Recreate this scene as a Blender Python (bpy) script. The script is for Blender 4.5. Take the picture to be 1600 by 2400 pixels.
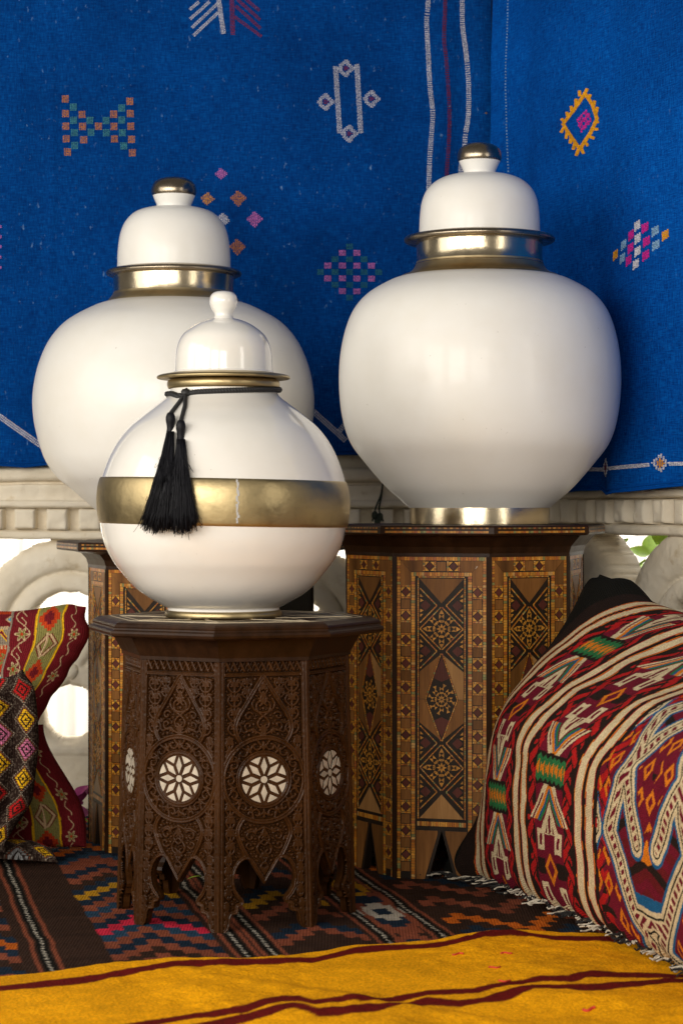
import bpy, bmesh, math, random
import numpy as np
from math import sin, cos, pi, radians, sqrt, atan2, tan
random.seed(7)
rng = np.random.RandomState(11)
for o in list(bpy.data.objects):
    bpy.data.objects.remove(o, do_unlink=True)
S = bpy.context.scene
COL = S.collection

# ------------------------------------------------------------------ camera
F = 5000.0      # focal length in photograph pixels
HC = 0.732      # height of the lens above the floor
YH = 1180.0     # row of the horizon in the photograph
cam_d = bpy.data.cameras.new('camera')
cam = bpy.data.objects.new('camera', cam_d)
COL.objects.link(cam)
cam.location = (0, 0, HC)
cam.rotation_euler = (radians(90), 0, 0)
cam_d.sensor_fit = 'VERTICAL'
cam_d.sensor_height = 36
cam_d.sensor_width = 24
cam_d.lens = 75
cam_d.shift_y = -20 / 2400
cam_d.clip_start = 0.05
cam_d.clip_end = 100
cam_d.dof.use_dof = True
cam_d.dof.focus_distance = 3.95
cam_d.dof.aperture_fstop = 7
S.camera = cam

# ------------------------------------------------------------------ world and lamps
W = bpy.data.worlds.new('World')
S.world = W
W.use_nodes = True
W.node_tree.nodes['Background'].inputs[0].default_value = (1.0, 0.93, 0.85, 1)
W.node_tree.nodes['Background'].inputs[1].default_value = 0.10

def area(name, loc, target, w, h, power, col):
    d = bpy.data.lights.new(name, 'AREA')
    d.shape = 'RECTANGLE'
    d.size = w
    d.size_y = h
    d.energy = power
    d.color = col
    o = bpy.data.objects.new(name, d)
    COL.objects.link(o)
    o.location = loc
    v = np.array(target, float) - np.array(loc, float)
    o.rotation_euler = (radians(90) - atan2(-v[2], sqrt(v[0]**2 + v[1]**2)), 0, atan2(-v[0], v[1]))
    return o
DAY = (1.0, 0.945, 0.86)
# the open sides of the terrace: bays of soft daylight between posts, left and behind the camera
area('daylight_bay', (-2.7, 3.35, 1.5), (0, 3.75, 0.75), 0.95, 1.6, 9, DAY)
area('daylight_bay', (-2.7, 2.2, 1.5), (0, 3.6, 0.75), 0.95, 1.6, 17, DAY)
area('daylight_bay', (-2.5, 0.95, 1.5), (0, 3.8, 0.75), 1.1, 1.6, 40, DAY)
area('daylight_bay', (-1.5, -0.35, 1.55), (0, 4, 0.75), 1.1, 1.6, 52, DAY)
area('daylight_bay', (0.0, -0.8, 1.55), (0.1, 4, 0.75), 1.2, 1.6, 34, DAY)
area('daylight_bay', (2.1, 1.7, 1.4), (0.1, 4.0, 0.75), 0.40, 1.6, 7, DAY)
# sunlight that falls on the white curtain outside, behind the balustrade
area('outdoor_light', (0.1, 5.42, 1.75), (0.2, 6.6, 0.35), 3.0, 0.4, 70, (1.0, 0.97, 0.92))

VS = S.view_settings
S.display_settings.display_device = 'sRGB'
VS.view_transform = 'Standard'
VS.look = 'None'
VS.exposure = 0.38
VS.gamma = 1.0
VS.use_curve_mapping = False
S.render.engine = 'CYCLES'

# ------------------------------------------------------------------ helpers
def lin(c):
    if isinstance(c, str):
        c = [int(c[i:i+2], 16) / 255 for i in (0, 2, 4)]
    return tuple(x / 12.92 if x <= 0.04045 else ((x + 0.055) / 1.055) ** 2.4 for x in c)

LAT = rng.rand(12, 256, 256)
def vn(x, y, seed=0):
    """smooth value noise in [-1, 1]"""
    x = np.asarray(x, float); y = np.asarray(y, float)
    xi = np.floor(x).astype(int); yi = np.floor(y).astype(int)
    fx = x - xi; fy = y - yi
    fx = fx * fx * (3 - 2 * fx); fy = fy * fy * (3 - 2 * fy)
    L = LAT[seed % 12]
    g = lambda i, j: L[(xi + i) % 256, (yi + j) % 256]
    return ((g(0, 0) * (1 - fx) + g(1, 0) * fx) * (1 - fy) + (g(0, 1) * (1 - fx) + g(1, 1) * fx) * fy) * 2 - 1
def hsh(i, j, seed=0):
    return LAT[seed % 12][np.asarray(i).astype(int) % 256, np.asarray(j).astype(int) % 256]
def sst(a, b, x):
    t = np.clip((x - a) / (b - a), 0, 1)
    return t * t * (3 - 2 * t)

def P(px, py, d):
    return ((px - 800) / F * d, d, HC - (py - YH) / F * d)
def PF(px, py, z=0.0):
    d = F * (HC - z) / (py - YH)
    return ((px - 800) / F * d, d)

def link(name, me, mat=None, parent=None, loc=None, rotz=None):
    o = bpy.data.objects.new(name, me)
    COL.objects.link(o)
    if mat is not None and me is not None and len(me.materials) == 0:
        me.materials.append(mat)
    if parent is not None:
        o.parent = parent
    if loc is not None:
        o.location = loc
    if rotz is not None:
        o.rotation_euler = (0, 0, rotz)
    return o
def thing(name, label, cat, loc=(0, 0, 0), rotz=0, group=None):
    o = link(name, None, loc=loc, rotz=rotz)
    o.empty_display_size = 0.05
    return tag(o, label, cat, group)
def tag(o, label=None, cat=None, group=None, kind=None):
    if label: o['label'] = label
    if cat: o['category'] = cat
    if group: o['group'] = group
    if kind: o['kind'] = kind
    return o
def mk(name, v, f, smooth=False):
    me = bpy.data.meshes.new(name)
    me.from_pydata([tuple(map(float, p)) for p in v], [], [tuple(int(i) for i in q) for q in f])
    if smooth:
        me.polygons.foreach_set('use_smooth', [True] * len(me.polygons))
    me.update()
    return me
def setcol(me, rgb):
    a = me.color_attributes.new('Col', 'FLOAT_COLOR', 'POINT')
    d = np.ones((len(me.vertices), 4), np.float32)
    d[:, :3] = rgb
    a.data.foreach_set('color', d.ravel())
def gridmesh(name, X, Y, Z, rgb=None, U=None, V=None, keep=None, smooth=True, flip=False):
    """X, Y, Z arrays (n, m) -> mesh"""
    n, m = X.shape
    co = np.stack([X, Y, Z], -1).reshape(-1, 3)
    idx = np.arange(n * m).reshape(n, m)
    q = np.stack([idx[:-1, :-1], idx[1:, :-1], idx[1:, 1:], idx[:-1, 1:]], -1).reshape(-1, 4)
    if flip: q = q[:, ::-1]
    if keep is not None:
        k = keep.reshape(-1)
        q = q[k[q].all(1)]
        used = np.zeros(n * m, bool); used[q.ravel()] = True
        mp = np.cumsum(used) - 1
        q = mp[q]; co = co[used]
        if rgb is not None: rgb = rgb.reshape(-1, 3)[used]
        if U is not None: U = U.reshape(-1)[used]; V = V.reshape(-1)[used]
    return rawmesh(name, co, q, rgb, U, V, smooth)
def rawmesh(name, co, q, rgb=None, U=None, V=None, smooth=True):
    me = bpy.data.meshes.new(name)
    q = np.ascontiguousarray(q)
    me.vertices.add(len(co)); me.vertices.foreach_set('co', np.ascontiguousarray(co, np.float32).ravel())
    me.loops.add(q.size); me.loops.foreach_set('vertex_index', q.ravel().astype(np.int32))
    me.polygons.add(len(q))
    me.polygons.foreach_set('loop_start', (np.arange(len(q)) * 4).astype(np.int32))
    me.polygons.foreach_set('loop_total', np.full(len(q), 4, np.int32))
    me.update(calc_edges=True)
    me.polygons.foreach_set('use_smooth', np.full(len(q), smooth, bool))
    if rgb is not None: setcol(me, np.asarray(rgb).reshape(-1, 3))
    if U is not None:
        uv = me.uv_layers.new(name='UVMap')
        vi = q.ravel()
        uv.data.foreach_set('uv', np.stack([np.asarray(U).ravel()[vi], np.asarray(V).ravel()[vi]], -1).astype(np.float32).ravel())
    me.validate()
    me.update()
    return me
def lathe(name, prof, segs=128, smooth=True, rot=0.0, cap0=True, cap1=True):
    v = []; f = []
    for r, z in prof:
        for k in range(segs):
            a = rot + 2 * pi * k / segs
            v.append((r * sin(a), -r * cos(a), z))
    n = len(prof)
    for i in range(n - 1):
        for k in range(segs):
            k2 = (k + 1) % segs
            f.append((i * segs + k, i * segs + k2, (i + 1) * segs + k2, (i + 1) * segs + k))
    if cap0: f.append(tuple(range(segs))[::-1])
    if cap1: f.append(tuple((n - 1) * segs + k for k in range(segs)))
    me = mk(name, v, f, smooth)
    if smooth: me.set_sharp_from_angle(angle=radians(40))
    return me
def spline(pts, n=8):
    """Catmull-Rom through the points"""
    pts = [np.array(p, float) for p in pts]
    e = [2 * pts[0] - pts[1]] + pts + [2 * pts[-1] - pts[-2]]
    out = []
    for i in range(1, len(e) - 2):
        for k in range(n):
            t = k / n
            a, b, c, d = e[i-1], e[i], e[i+1], e[i+2]
            out.append(0.5 * ((2*b) + (-a + c) * t + (2*a - 5*b + 4*c - d) * t*t + (-a + 3*b - 3*c + d) * t**3))
    out.append(pts[-1])
    return out
def prism(poly, y0, y1, bev=0.0):
    """2D polygon (a, z) standing in the face plane, from depth y0 (back) to y1 (front)"""
    n = len(poly)
    cx = sum(p[0] for p in poly) / n; cz = sum(p[1] for p in poly) / n
    area2 = sum(poly[i][0] * poly[(i+1) % n][1] - poly[(i+1) % n][0] * poly[i][1] for i in range(n))
    if area2 < 0: poly = poly[::-1]
    v = [(p[0], y0, p[1]) for p in poly] + [(p[0], y1, p[1]) for p in poly]
    f = [tuple(range(n, 2*n))] + [(i, (i+1) % n, n + (i+1) % n, n + i) for i in range(n)]
    return v, f
class MB:
    def __init__(s): s.v = []; s.f = []; s.c = []
    def add(s, vf, col=None):
        v, f = vf; b = len(s.v)
        s.v += v; s.f += [tuple(b + i for i in q) for q in f]
        if col is not None: s.c += [col] * len(v)
    def mesh(s, name, smooth=False):
        me = mk(name, s.v, s.f, smooth)
        if s.c: setcol(me, np.array(s.c))
        return me
def tube(path, r, segs=6, r_end=None, cap=True):
    path = [np.array(p, float) for p in path]
    n = len(path); v = []; f = []
    up = np.array((0.123, 0.31, 0.94))
    for i, p in enumerate(path):
        t = path[min(i+1, n-1)] - path[max(i-1, 0)]
        t = t / (np.linalg.norm(t) + 1e-9)
        a = np.cross(t, up); a /= (np.linalg.norm(a) + 1e-9); b = np.cross(t, a)
        rr = r if r_end is None else r + (r_end - r) * i / (n - 1)
        for k in range(segs):
            w = 2 * pi * k / segs
            v.append(tuple(p + rr * (a * cos(w) + b * sin(w))))
    for i in range(n - 1):
        for k in range(segs):
            k2 = (k+1) % segs
            f.append((i*segs + k, i*segs + k2, (i+1)*segs + k2, (i+1)*segs + k))
    if cap:
        f.append(tuple(range(segs))[::-1]); f.append(tuple((n-1)*segs + k for k in range(segs)))
    return v, f
def box(x0, x1, y0, y1, z0, z1):
    v = [(x, y, z) for z in (z0, z1) for y in (y0, y1) for x in (x0, x1)]
    return v, [(0, 2, 3, 1), (4, 5, 7, 6), (0, 1, 5, 4), (2, 6, 7, 3), (0, 4, 6, 2), (1, 3, 7, 5)]

# ------------------------------------------------------------------ materials
class N:
    def __init__(s, name):
        s.m = bpy.data.materials.new(name); s.m.use_nodes = True
        s.t = s.m.node_tree; s.b = s.t.nodes['Principled BSDF']
    def n(s, typ, **kw):
        x = s.t.nodes.new(typ)
        for k, v in kw.items():
            if k in ('inp',):
                for a, b in v.items(): x.inputs[a].default_value = b
            else: setattr(x, k, v)
        return x
    def l(s, a, b): s.t.links.new(a, b)
    def noise(s, coord, scale, detail=4, rough=0.55, stretch=None):
        if stretch:
            mp = s.n('ShaderNodeMapping'); mp.inputs['Scale'].default_value = stretch
            s.l(coord, mp.inputs['Vector']); coord = mp.outputs[0]
        x = s.n('ShaderNodeTexNoise', inp={'Scale': scale, 'Detail': detail, 'Roughness': rough})
        s.l(coord, x.inputs['Vector'])
        return x.outputs['Fac']
    def ramp(s, fac, stops):
        r = s.n('ShaderNodeValToRGB')
        e = r.color_ramp.elements
        while len(e) < len(stops): e.new(0.5)
        for i, (p, c) in enumerate(stops):
            e[i].position = p
            e[i].color = (*c, 1) if len(c) == 3 else c
        s.l(fac, r.inputs[0])
        return r.outputs[0]
    def mix(s, mode, fac, a, b):
        x = s.n('ShaderNodeMix', data_type='RGBA', blend_type=mode)
        for sock, val in ((x.inputs[0], fac), (x.inputs[6], a), (x.inputs[7], b)):
            if hasattr(val, 'links'): s.l(val, sock)
            elif isinstance(val, (int, float)): sock.default_value = val
            else: sock.default_value = (*val, 1)
        return x.outputs[2]
    def math(s, op, a, b=None):
        x = s.n('ShaderNodeMath', operation=op)
        for i, val in enumerate((a, b)):
            if val is None: continue
            if hasattr(val, 'links'): s.l(val, x.inputs[i])
            else: x.inputs[i].default_value = val
        return x.outputs[0]
    def bump(s, h, strength, dist):
        b = s.n('ShaderNodeBump', inp={'Strength': strength, 'Distance': dist})
        s.l(h, b.inputs['Height']); s.l(b.outputs[0], s.b.inputs['Normal'])
        return b
    def coord(s, k='Object'):
        return s.n('ShaderNodeTexCoord').outputs[k]
    def set(s, **kw):
        for k, v in kw.items():
            k = k.replace('_', ' ')
            if hasattr(v, 'links'): s.l(v, s.b.inputs[k])
            elif isinstance(v, tuple) and len(v) == 3: s.b.inputs[k].default_value = (*v, 1)
            else: s.b.inputs[k].default_value = v
        return s
M = {}
def ceramic(name, col, rough, coat):
    m = N(name); c = m.coord()
    n1 = m.noise(c, 5, 3)
    n2 = m.noise(c, 60, 4)
    sp = m.noise(c, 150, 2, 0.5)
    bc_ = m.ramp(n1, [(0.3, tuple(x * k for x, k in zip(col, (0.965, 0.95, 0.92)))), (0.7, col)])
    sm_ = m.noise(c, 3.2, 5, 0.7)
    bc_ = m.mix('MULTIPLY', 0.5, bc_, m.ramp(sm_, [(0.34, (0.93, 0.91, 0.87)), (0.55, (1, 1, 1))]))
    m.set(Base_Color=m.mix('MIX', m.ramp(sp, [(0.765, (0, 0, 0)), (0.80, (0.6, 0.6, 0.6))]), bc_, (0.30, 0.25, 0.19)))
    m.set(Roughness=m.math('MULTIPLY_ADD', n1, 0.10))
    m.b.inputs['Roughness'].default_value = rough
    r = m.n('ShaderNodeMapRange', inp={'To Min': rough * 0.85, 'To Max': rough * 1.2}); m.l(n1, r.inputs[0]); m.set(Roughness=r.outputs[0])
    m.set(Coat_Weight=coat, Coat_Roughness=0.06, IOR=1.5)
    big = m.noise(c, 9, 2)
    h = m.math('ADD', m.math('MULTIPLY', big, 1.0), m.math('MULTIPLY', n2, 0.04))
    m.bump(h, 0.16, 0.01)
    return m.m
M['satin'] = ceramic('satin_white_glaze', (0.86, 0.845, 0.805), 0.36, 0.12)
M['gloss'] = ceramic('glossy_white_glaze', (0.86, 0.84, 0.80), 0.16, 0.75)
def brass(name, col, rough, dent, dark=0.55):
    m = N(name); c = m.coord()
    n1 = m.noise(c, 14, 6, 0.65); n2 = m.noise(c, 120, 5, 0.7)
    base = m.ramp(n1, [(0.28, tuple(x * dark for x in col)), (0.5, col), (0.8, tuple(min(1, x * 1.08) for x in col))])
    m.set(Base_Color=base, Metallic=1.0)
    r = m.n('ShaderNodeMapRange', inp={'To Min': rough * 0.6, 'To Max': rough * 1.7}); m.l(n1, r.inputs[0])
    m.set(Roughness=r.outputs[0])
    h = m.math('ADD', m.math('MULTIPLY', m.noise(c, 22, 3), dent), m.math('MULTIPLY', n2, 0.05))
    m.bump(h, 0.35, 0.01)
    return m.m
M['brass'] = brass('polished_brass', (0.68, 0.57, 0.39), 0.19, 0.16, 0.7)
M['brass_old'] = brass('aged_brass', (0.46, 0.36, 0.19), 0.34, 0.40, 0.66)
M['brass_dark'] = brass('tarnished_brass', (0.36, 0.30, 0.22), 0.24, 0.2, 0.6)
M['collar'] = brass('woven_brass_collar', (0.50, 0.39, 0.22), 0.36, 0.3, 0.7)
def solder():
    m = N('grey_solder'); m.set(Base_Color=(0.32, 0.31, 0.30), Roughness=0.5, Metallic=0.6); return m.m
M['solder'] = solder()
def wood(name, dark, light, rough=0.38, scale=18, coat=0.15, rand=0.25):
    m = N(name); c = m.coord()
    g = m.noise(c, scale, 6, 0.6, (3.2, 3.2, 0.35))
    fine = m.noise(c, scale * 14, 3, 0.6, (2.5, 2.5, 0.12))
    col = m.ramp(g, [(0.25, dark), (0.75, light)])
    col = m.mix('MULTIPLY', 0.45, col, m.ramp(fine, [(0.3, (0.55, 0.5, 0.45)), (0.65, (1, 1, 1))]))
    oi = m.n('ShaderNodeObjectInfo')
    r = m.n('ShaderNodeMapRange', inp={'To Min': 1 - rand, 'To Max': 1 + rand}); m.l(oi.outputs['Random'], r.inputs[0])
    hsv = m.n('ShaderNodeHueSaturation'); m.l(r.outputs[0], hsv.inputs['Value']); m.l(col, hsv.inputs['Color'])
    m.set(Base_Color=hsv.outputs[0], Coat_Weight=coat * 0.4, Coat_Roughness=0.15, Specular_IOR_Level=0.16)
    rr = m.n('ShaderNodeMapRange', inp={'To Min': rough * 0.75, 'To Max': rough * 1.35}); m.l(g, rr.inputs[0])
    m.set(Roughness=rr.outputs[0])
    m.bump(fine, 0.25, 0.0006)
    return m.m
M['carved'] = wood('carved_walnut', (0.020, 0.0072, 0.0018), (0.072, 0.026, 0.0055), 0.34, 16, 0.10, 0.06)
M['walnut'] = wood('dark_walnut', (0.014, 0.006, 0.0025), (0.045, 0.018, 0.0065), 0.36, 12, 0.10, 0.05)
M['ebony'] = wood('ebony_stringing', (0.012, 0.008, 0.005), (0.030, 0.019, 0.012), 0.4, 20, 0.06, 0.1)
M['wood_mid'] = wood('mid_brown_veneer', (0.10, 0.038, 0.009), (0.27, 0.115, 0.028), 0.4, 16, 0.06)
M['wood_light'] = wood('honey_veneer', (0.26, 0.125, 0.038), (0.42, 0.22, 0.075), 0.4, 16, 0.08, 0.12)
M['wood_red'] = wood('maroon_veneer', (0.07, 0.018, 0.012), (0.13, 0.034, 0.022), 0.4, 16, 0.08, 0.2)
M['gold_wood'] = wood('yellow_boxwood', (0.42, 0.19, 0.035), (0.62, 0.32, 0.075), 0.4, 30, 0.1, 0.1)
def attr(name, rough=0.9, weave=None, fuzz=0.25, spec=0.3, sheen=0.0, coat=0.0, amt=0.5, dist=0.0012, nscale=400):
    m = N(name)
    a = m.n('ShaderNodeAttribute', attribute_name='Col').outputs['Color']
    c = m.coord()
    n1 = m.noise(c, nscale, 3, 0.6); n2 = m.noise(c, 25, 4, 0.6)
    k = 1 - fuzz
    col = m.mix('MULTIPLY', 1.0, a, m.ramp(n1, [(0.3, (k, k, k)), (0.7, (1.12, 1.12, 1.12))]))
    col = m.mix('MULTIPLY', 0.6, col, m.ramp(n2, [(0.3, (0.8, 0.78, 0.76)), (0.7, (1.08, 1.08, 1.08))]))
    h = n1
    if weave:
        uv = m.coord('UV')
        w1 = m.n('ShaderNodeTexWave', wave_type='BANDS', bands_direction='X', inp={'Scale': weave[0], 'Distortion': 1.2, 'Detail': 1.0, 'Detail Scale': 2.0})
        w2 = m.n('ShaderNodeTexWave', wave_type='BANDS', bands_direction='Y', inp={'Scale': weave[1], 'Distortion': 1.2, 'Detail': 1.0, 'Detail Scale': 2.0})
        m.l(uv, w1.inputs[0]); m.l(uv, w2.inputs[0])
        h = m.math('ADD', m.math('MULTIPLY', m.math('MULTIPLY', w1.outputs['Fac'], w2.outputs['Fac']), 1.2), m.math('MULTIPLY', n1, 0.6))
    m.set(Base_Color=col, Roughness=rough, Specular_IOR_Level=spec, Sheen_Weight=sheen, Coat_Weight=coat)
    m.bump(h, amt, dist)
    return m.m
M['kilim'] = attr('kilim_wool', weave=(70, 110), spec=0.12, amt=0.7, dist=0.002)
M['rug'] = attr('rug_wool', weave=(60, 60), spec=0.08, amt=0.6, dist=0.002, fuzz=0.35)
M['felt'] = attr('yellow_wool', weave=None, spec=0.08, fuzz=0.34, amt=0.8, dist=0.003, nscale=210)
M['thread'] = attr('embroidery_thread', rough=0.7, fuzz=0.2, nscale=600)
M['tess'] = attr('tessera_inlay', rough=0.4, fuzz=0.3, coat=0.15, amt=0.2, dist=0.0004, nscale=260)
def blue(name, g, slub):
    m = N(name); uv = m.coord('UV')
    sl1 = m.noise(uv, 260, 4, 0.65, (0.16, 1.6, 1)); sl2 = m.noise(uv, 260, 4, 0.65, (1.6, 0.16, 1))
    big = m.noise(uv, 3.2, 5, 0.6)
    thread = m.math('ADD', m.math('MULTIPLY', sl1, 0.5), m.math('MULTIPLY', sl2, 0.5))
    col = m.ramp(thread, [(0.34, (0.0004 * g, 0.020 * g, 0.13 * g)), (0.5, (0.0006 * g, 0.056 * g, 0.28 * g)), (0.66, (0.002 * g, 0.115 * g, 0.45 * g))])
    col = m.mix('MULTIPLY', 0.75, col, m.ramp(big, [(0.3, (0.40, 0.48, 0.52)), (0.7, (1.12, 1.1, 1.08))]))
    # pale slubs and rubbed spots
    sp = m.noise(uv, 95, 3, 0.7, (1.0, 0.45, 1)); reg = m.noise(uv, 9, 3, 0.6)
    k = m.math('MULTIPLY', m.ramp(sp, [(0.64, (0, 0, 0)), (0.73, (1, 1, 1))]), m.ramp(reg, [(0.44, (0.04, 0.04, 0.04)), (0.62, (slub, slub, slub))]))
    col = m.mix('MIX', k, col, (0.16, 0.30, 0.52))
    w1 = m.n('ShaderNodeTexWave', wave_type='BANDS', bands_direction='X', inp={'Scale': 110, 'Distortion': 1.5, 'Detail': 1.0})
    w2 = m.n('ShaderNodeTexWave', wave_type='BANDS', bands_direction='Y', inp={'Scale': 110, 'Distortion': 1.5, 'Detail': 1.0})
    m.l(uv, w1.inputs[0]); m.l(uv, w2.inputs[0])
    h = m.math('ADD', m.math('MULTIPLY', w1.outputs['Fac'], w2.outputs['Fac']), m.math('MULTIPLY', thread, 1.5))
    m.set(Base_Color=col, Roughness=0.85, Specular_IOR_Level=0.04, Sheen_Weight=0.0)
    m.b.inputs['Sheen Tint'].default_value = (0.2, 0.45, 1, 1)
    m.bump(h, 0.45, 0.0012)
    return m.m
M['blue'] = blue('indigo_cloth_shaded', 0.86, 1.0)  # left cloth: own slubby blue, dimmed further in colour for the grazing light
M['blue_bright'] = blue('cobalt_cloth_lit', 1.32, 0.25)  # right cloth: gain also puts the stronger side light into its blue
def stone():
    m = N('painted_carved_stone'); c = m.coord()
    n1 = m.noise(c, 7, 6, 0.6); n2 = m.noise(c, 90, 5, 0.65); n3 = m.noise(c, 22, 6, 0.7)
    col = m.ramp(n1, [(0.3, (0.68, 0.59, 0.44)), (0.7, (0.78, 0.71, 0.58))])
    col = m.mix('MULTIPLY', 0.8, col, m.ramp(n3, [(0.26, (0.72, 0.64, 0.50)), (0.42, (1, 1, 1))]))
    m.set(Base_Color=col, Roughness=0.85, Specular_IOR_Level=0.25)
    m.bump(m.math('ADD', m.math('MULTIPLY', n2, 0.5), n3), 0.5, 0.004)
    return m.m
M['stone'] = stone()
def plain(name, col, rough=0.6, var=0.2, scale=30, metal=0.0, bump=0.2, **kw):
    m = N(name); c = m.coord()
    n1 = m.noise(c, scale, 4)
    m.set(Base_Color=m.ramp(n1, [(0.3, tuple(x * (1 - var) for x in col)), (0.7, tuple(min(1, x * (1 + var * 0.5)) for x in col))]), Roughness=rough, Metallic=metal, **kw)
    m.bump(n1, bump, 0.002)
    return m.m
M['plaster'] = plain('plain_plaster', (0.55, 0.52, 0.46), 0.9, 0.1, 8)
M['tile'] = plain('pale_stone_floor', (0.42, 0.38, 0.31), 0.7, 0.2, 6)
M['black_yarn'] = plain('black_silk_yarn', (0.004, 0.004, 0.007), 0.55, 0.4, 200, Specular_IOR_Level=0.25)
M['black_cord'] = plain('black_twisted_cord', (0.012, 0.012, 0.013), 0.55, 0.4, 200)
M['pearl'] = plain('mother_of_pearl', (0.56, 0.49, 0.385), 0.28, 0.25, 60, Coat_Weight=0.4)
M['chip'] = plain('bare_pale_wood', (0.50, 0.42, 0.34), 0.8, 0.25, 120)
M['bone'] = plain('bone_stringing', (0.55, 0.45, 0.30), 0.4, 0.3, 60)
M['curtain'] = plain('white_cotton_curtain', (0.88, 0.86, 0.83), 0.9, 0.04, 10)
M['leaf'] = plain('lime_green_leaf', (0.30, 0.48, 0.04), 0.45, 0.3, 40, Transmission_Weight=0.0)
M['bark'] = plain('plant_stem', (0.30, 0.20, 0.10), 0.8, 0.3, 60)
M['petal'] = plain('magenta_petal', (0.48, 0.05, 0.24), 0.6, 0.3, 60)
M['post'] = plain('dark_blue_post', (0.012, 0.022, 0.06), 0.7, 0.4, 40)
M['gilt'] = plain('worn_gilt', (0.26, 0.15, 0.04), 0.5, 0.6, 90, 0.4)
M['redthread'] = plain('red_thread', (0.62, 0.045, 0.02), 0.7, 0.2, 90)
M['darkwool'] = plain('black_brown_wool', (0.012, 0.010, 0.009), 0.9, 0.5, 300)
M['palewool'] = plain('cream_wool', (0.52, 0.46, 0.36), 0.9, 0.3, 300)
M['greencord'] = plain('dark_green_cord', (0.02, 0.03, 0.018), 0.7, 0.4, 100)

# ------------------------------------------------------------------ the setting
v, f = box(-4.5, 4.5, -2.5, 7.5, -0.08, -0.004)
tag(link('floor', mk('floor', v, f), M['tile']), kind='structure')

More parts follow.
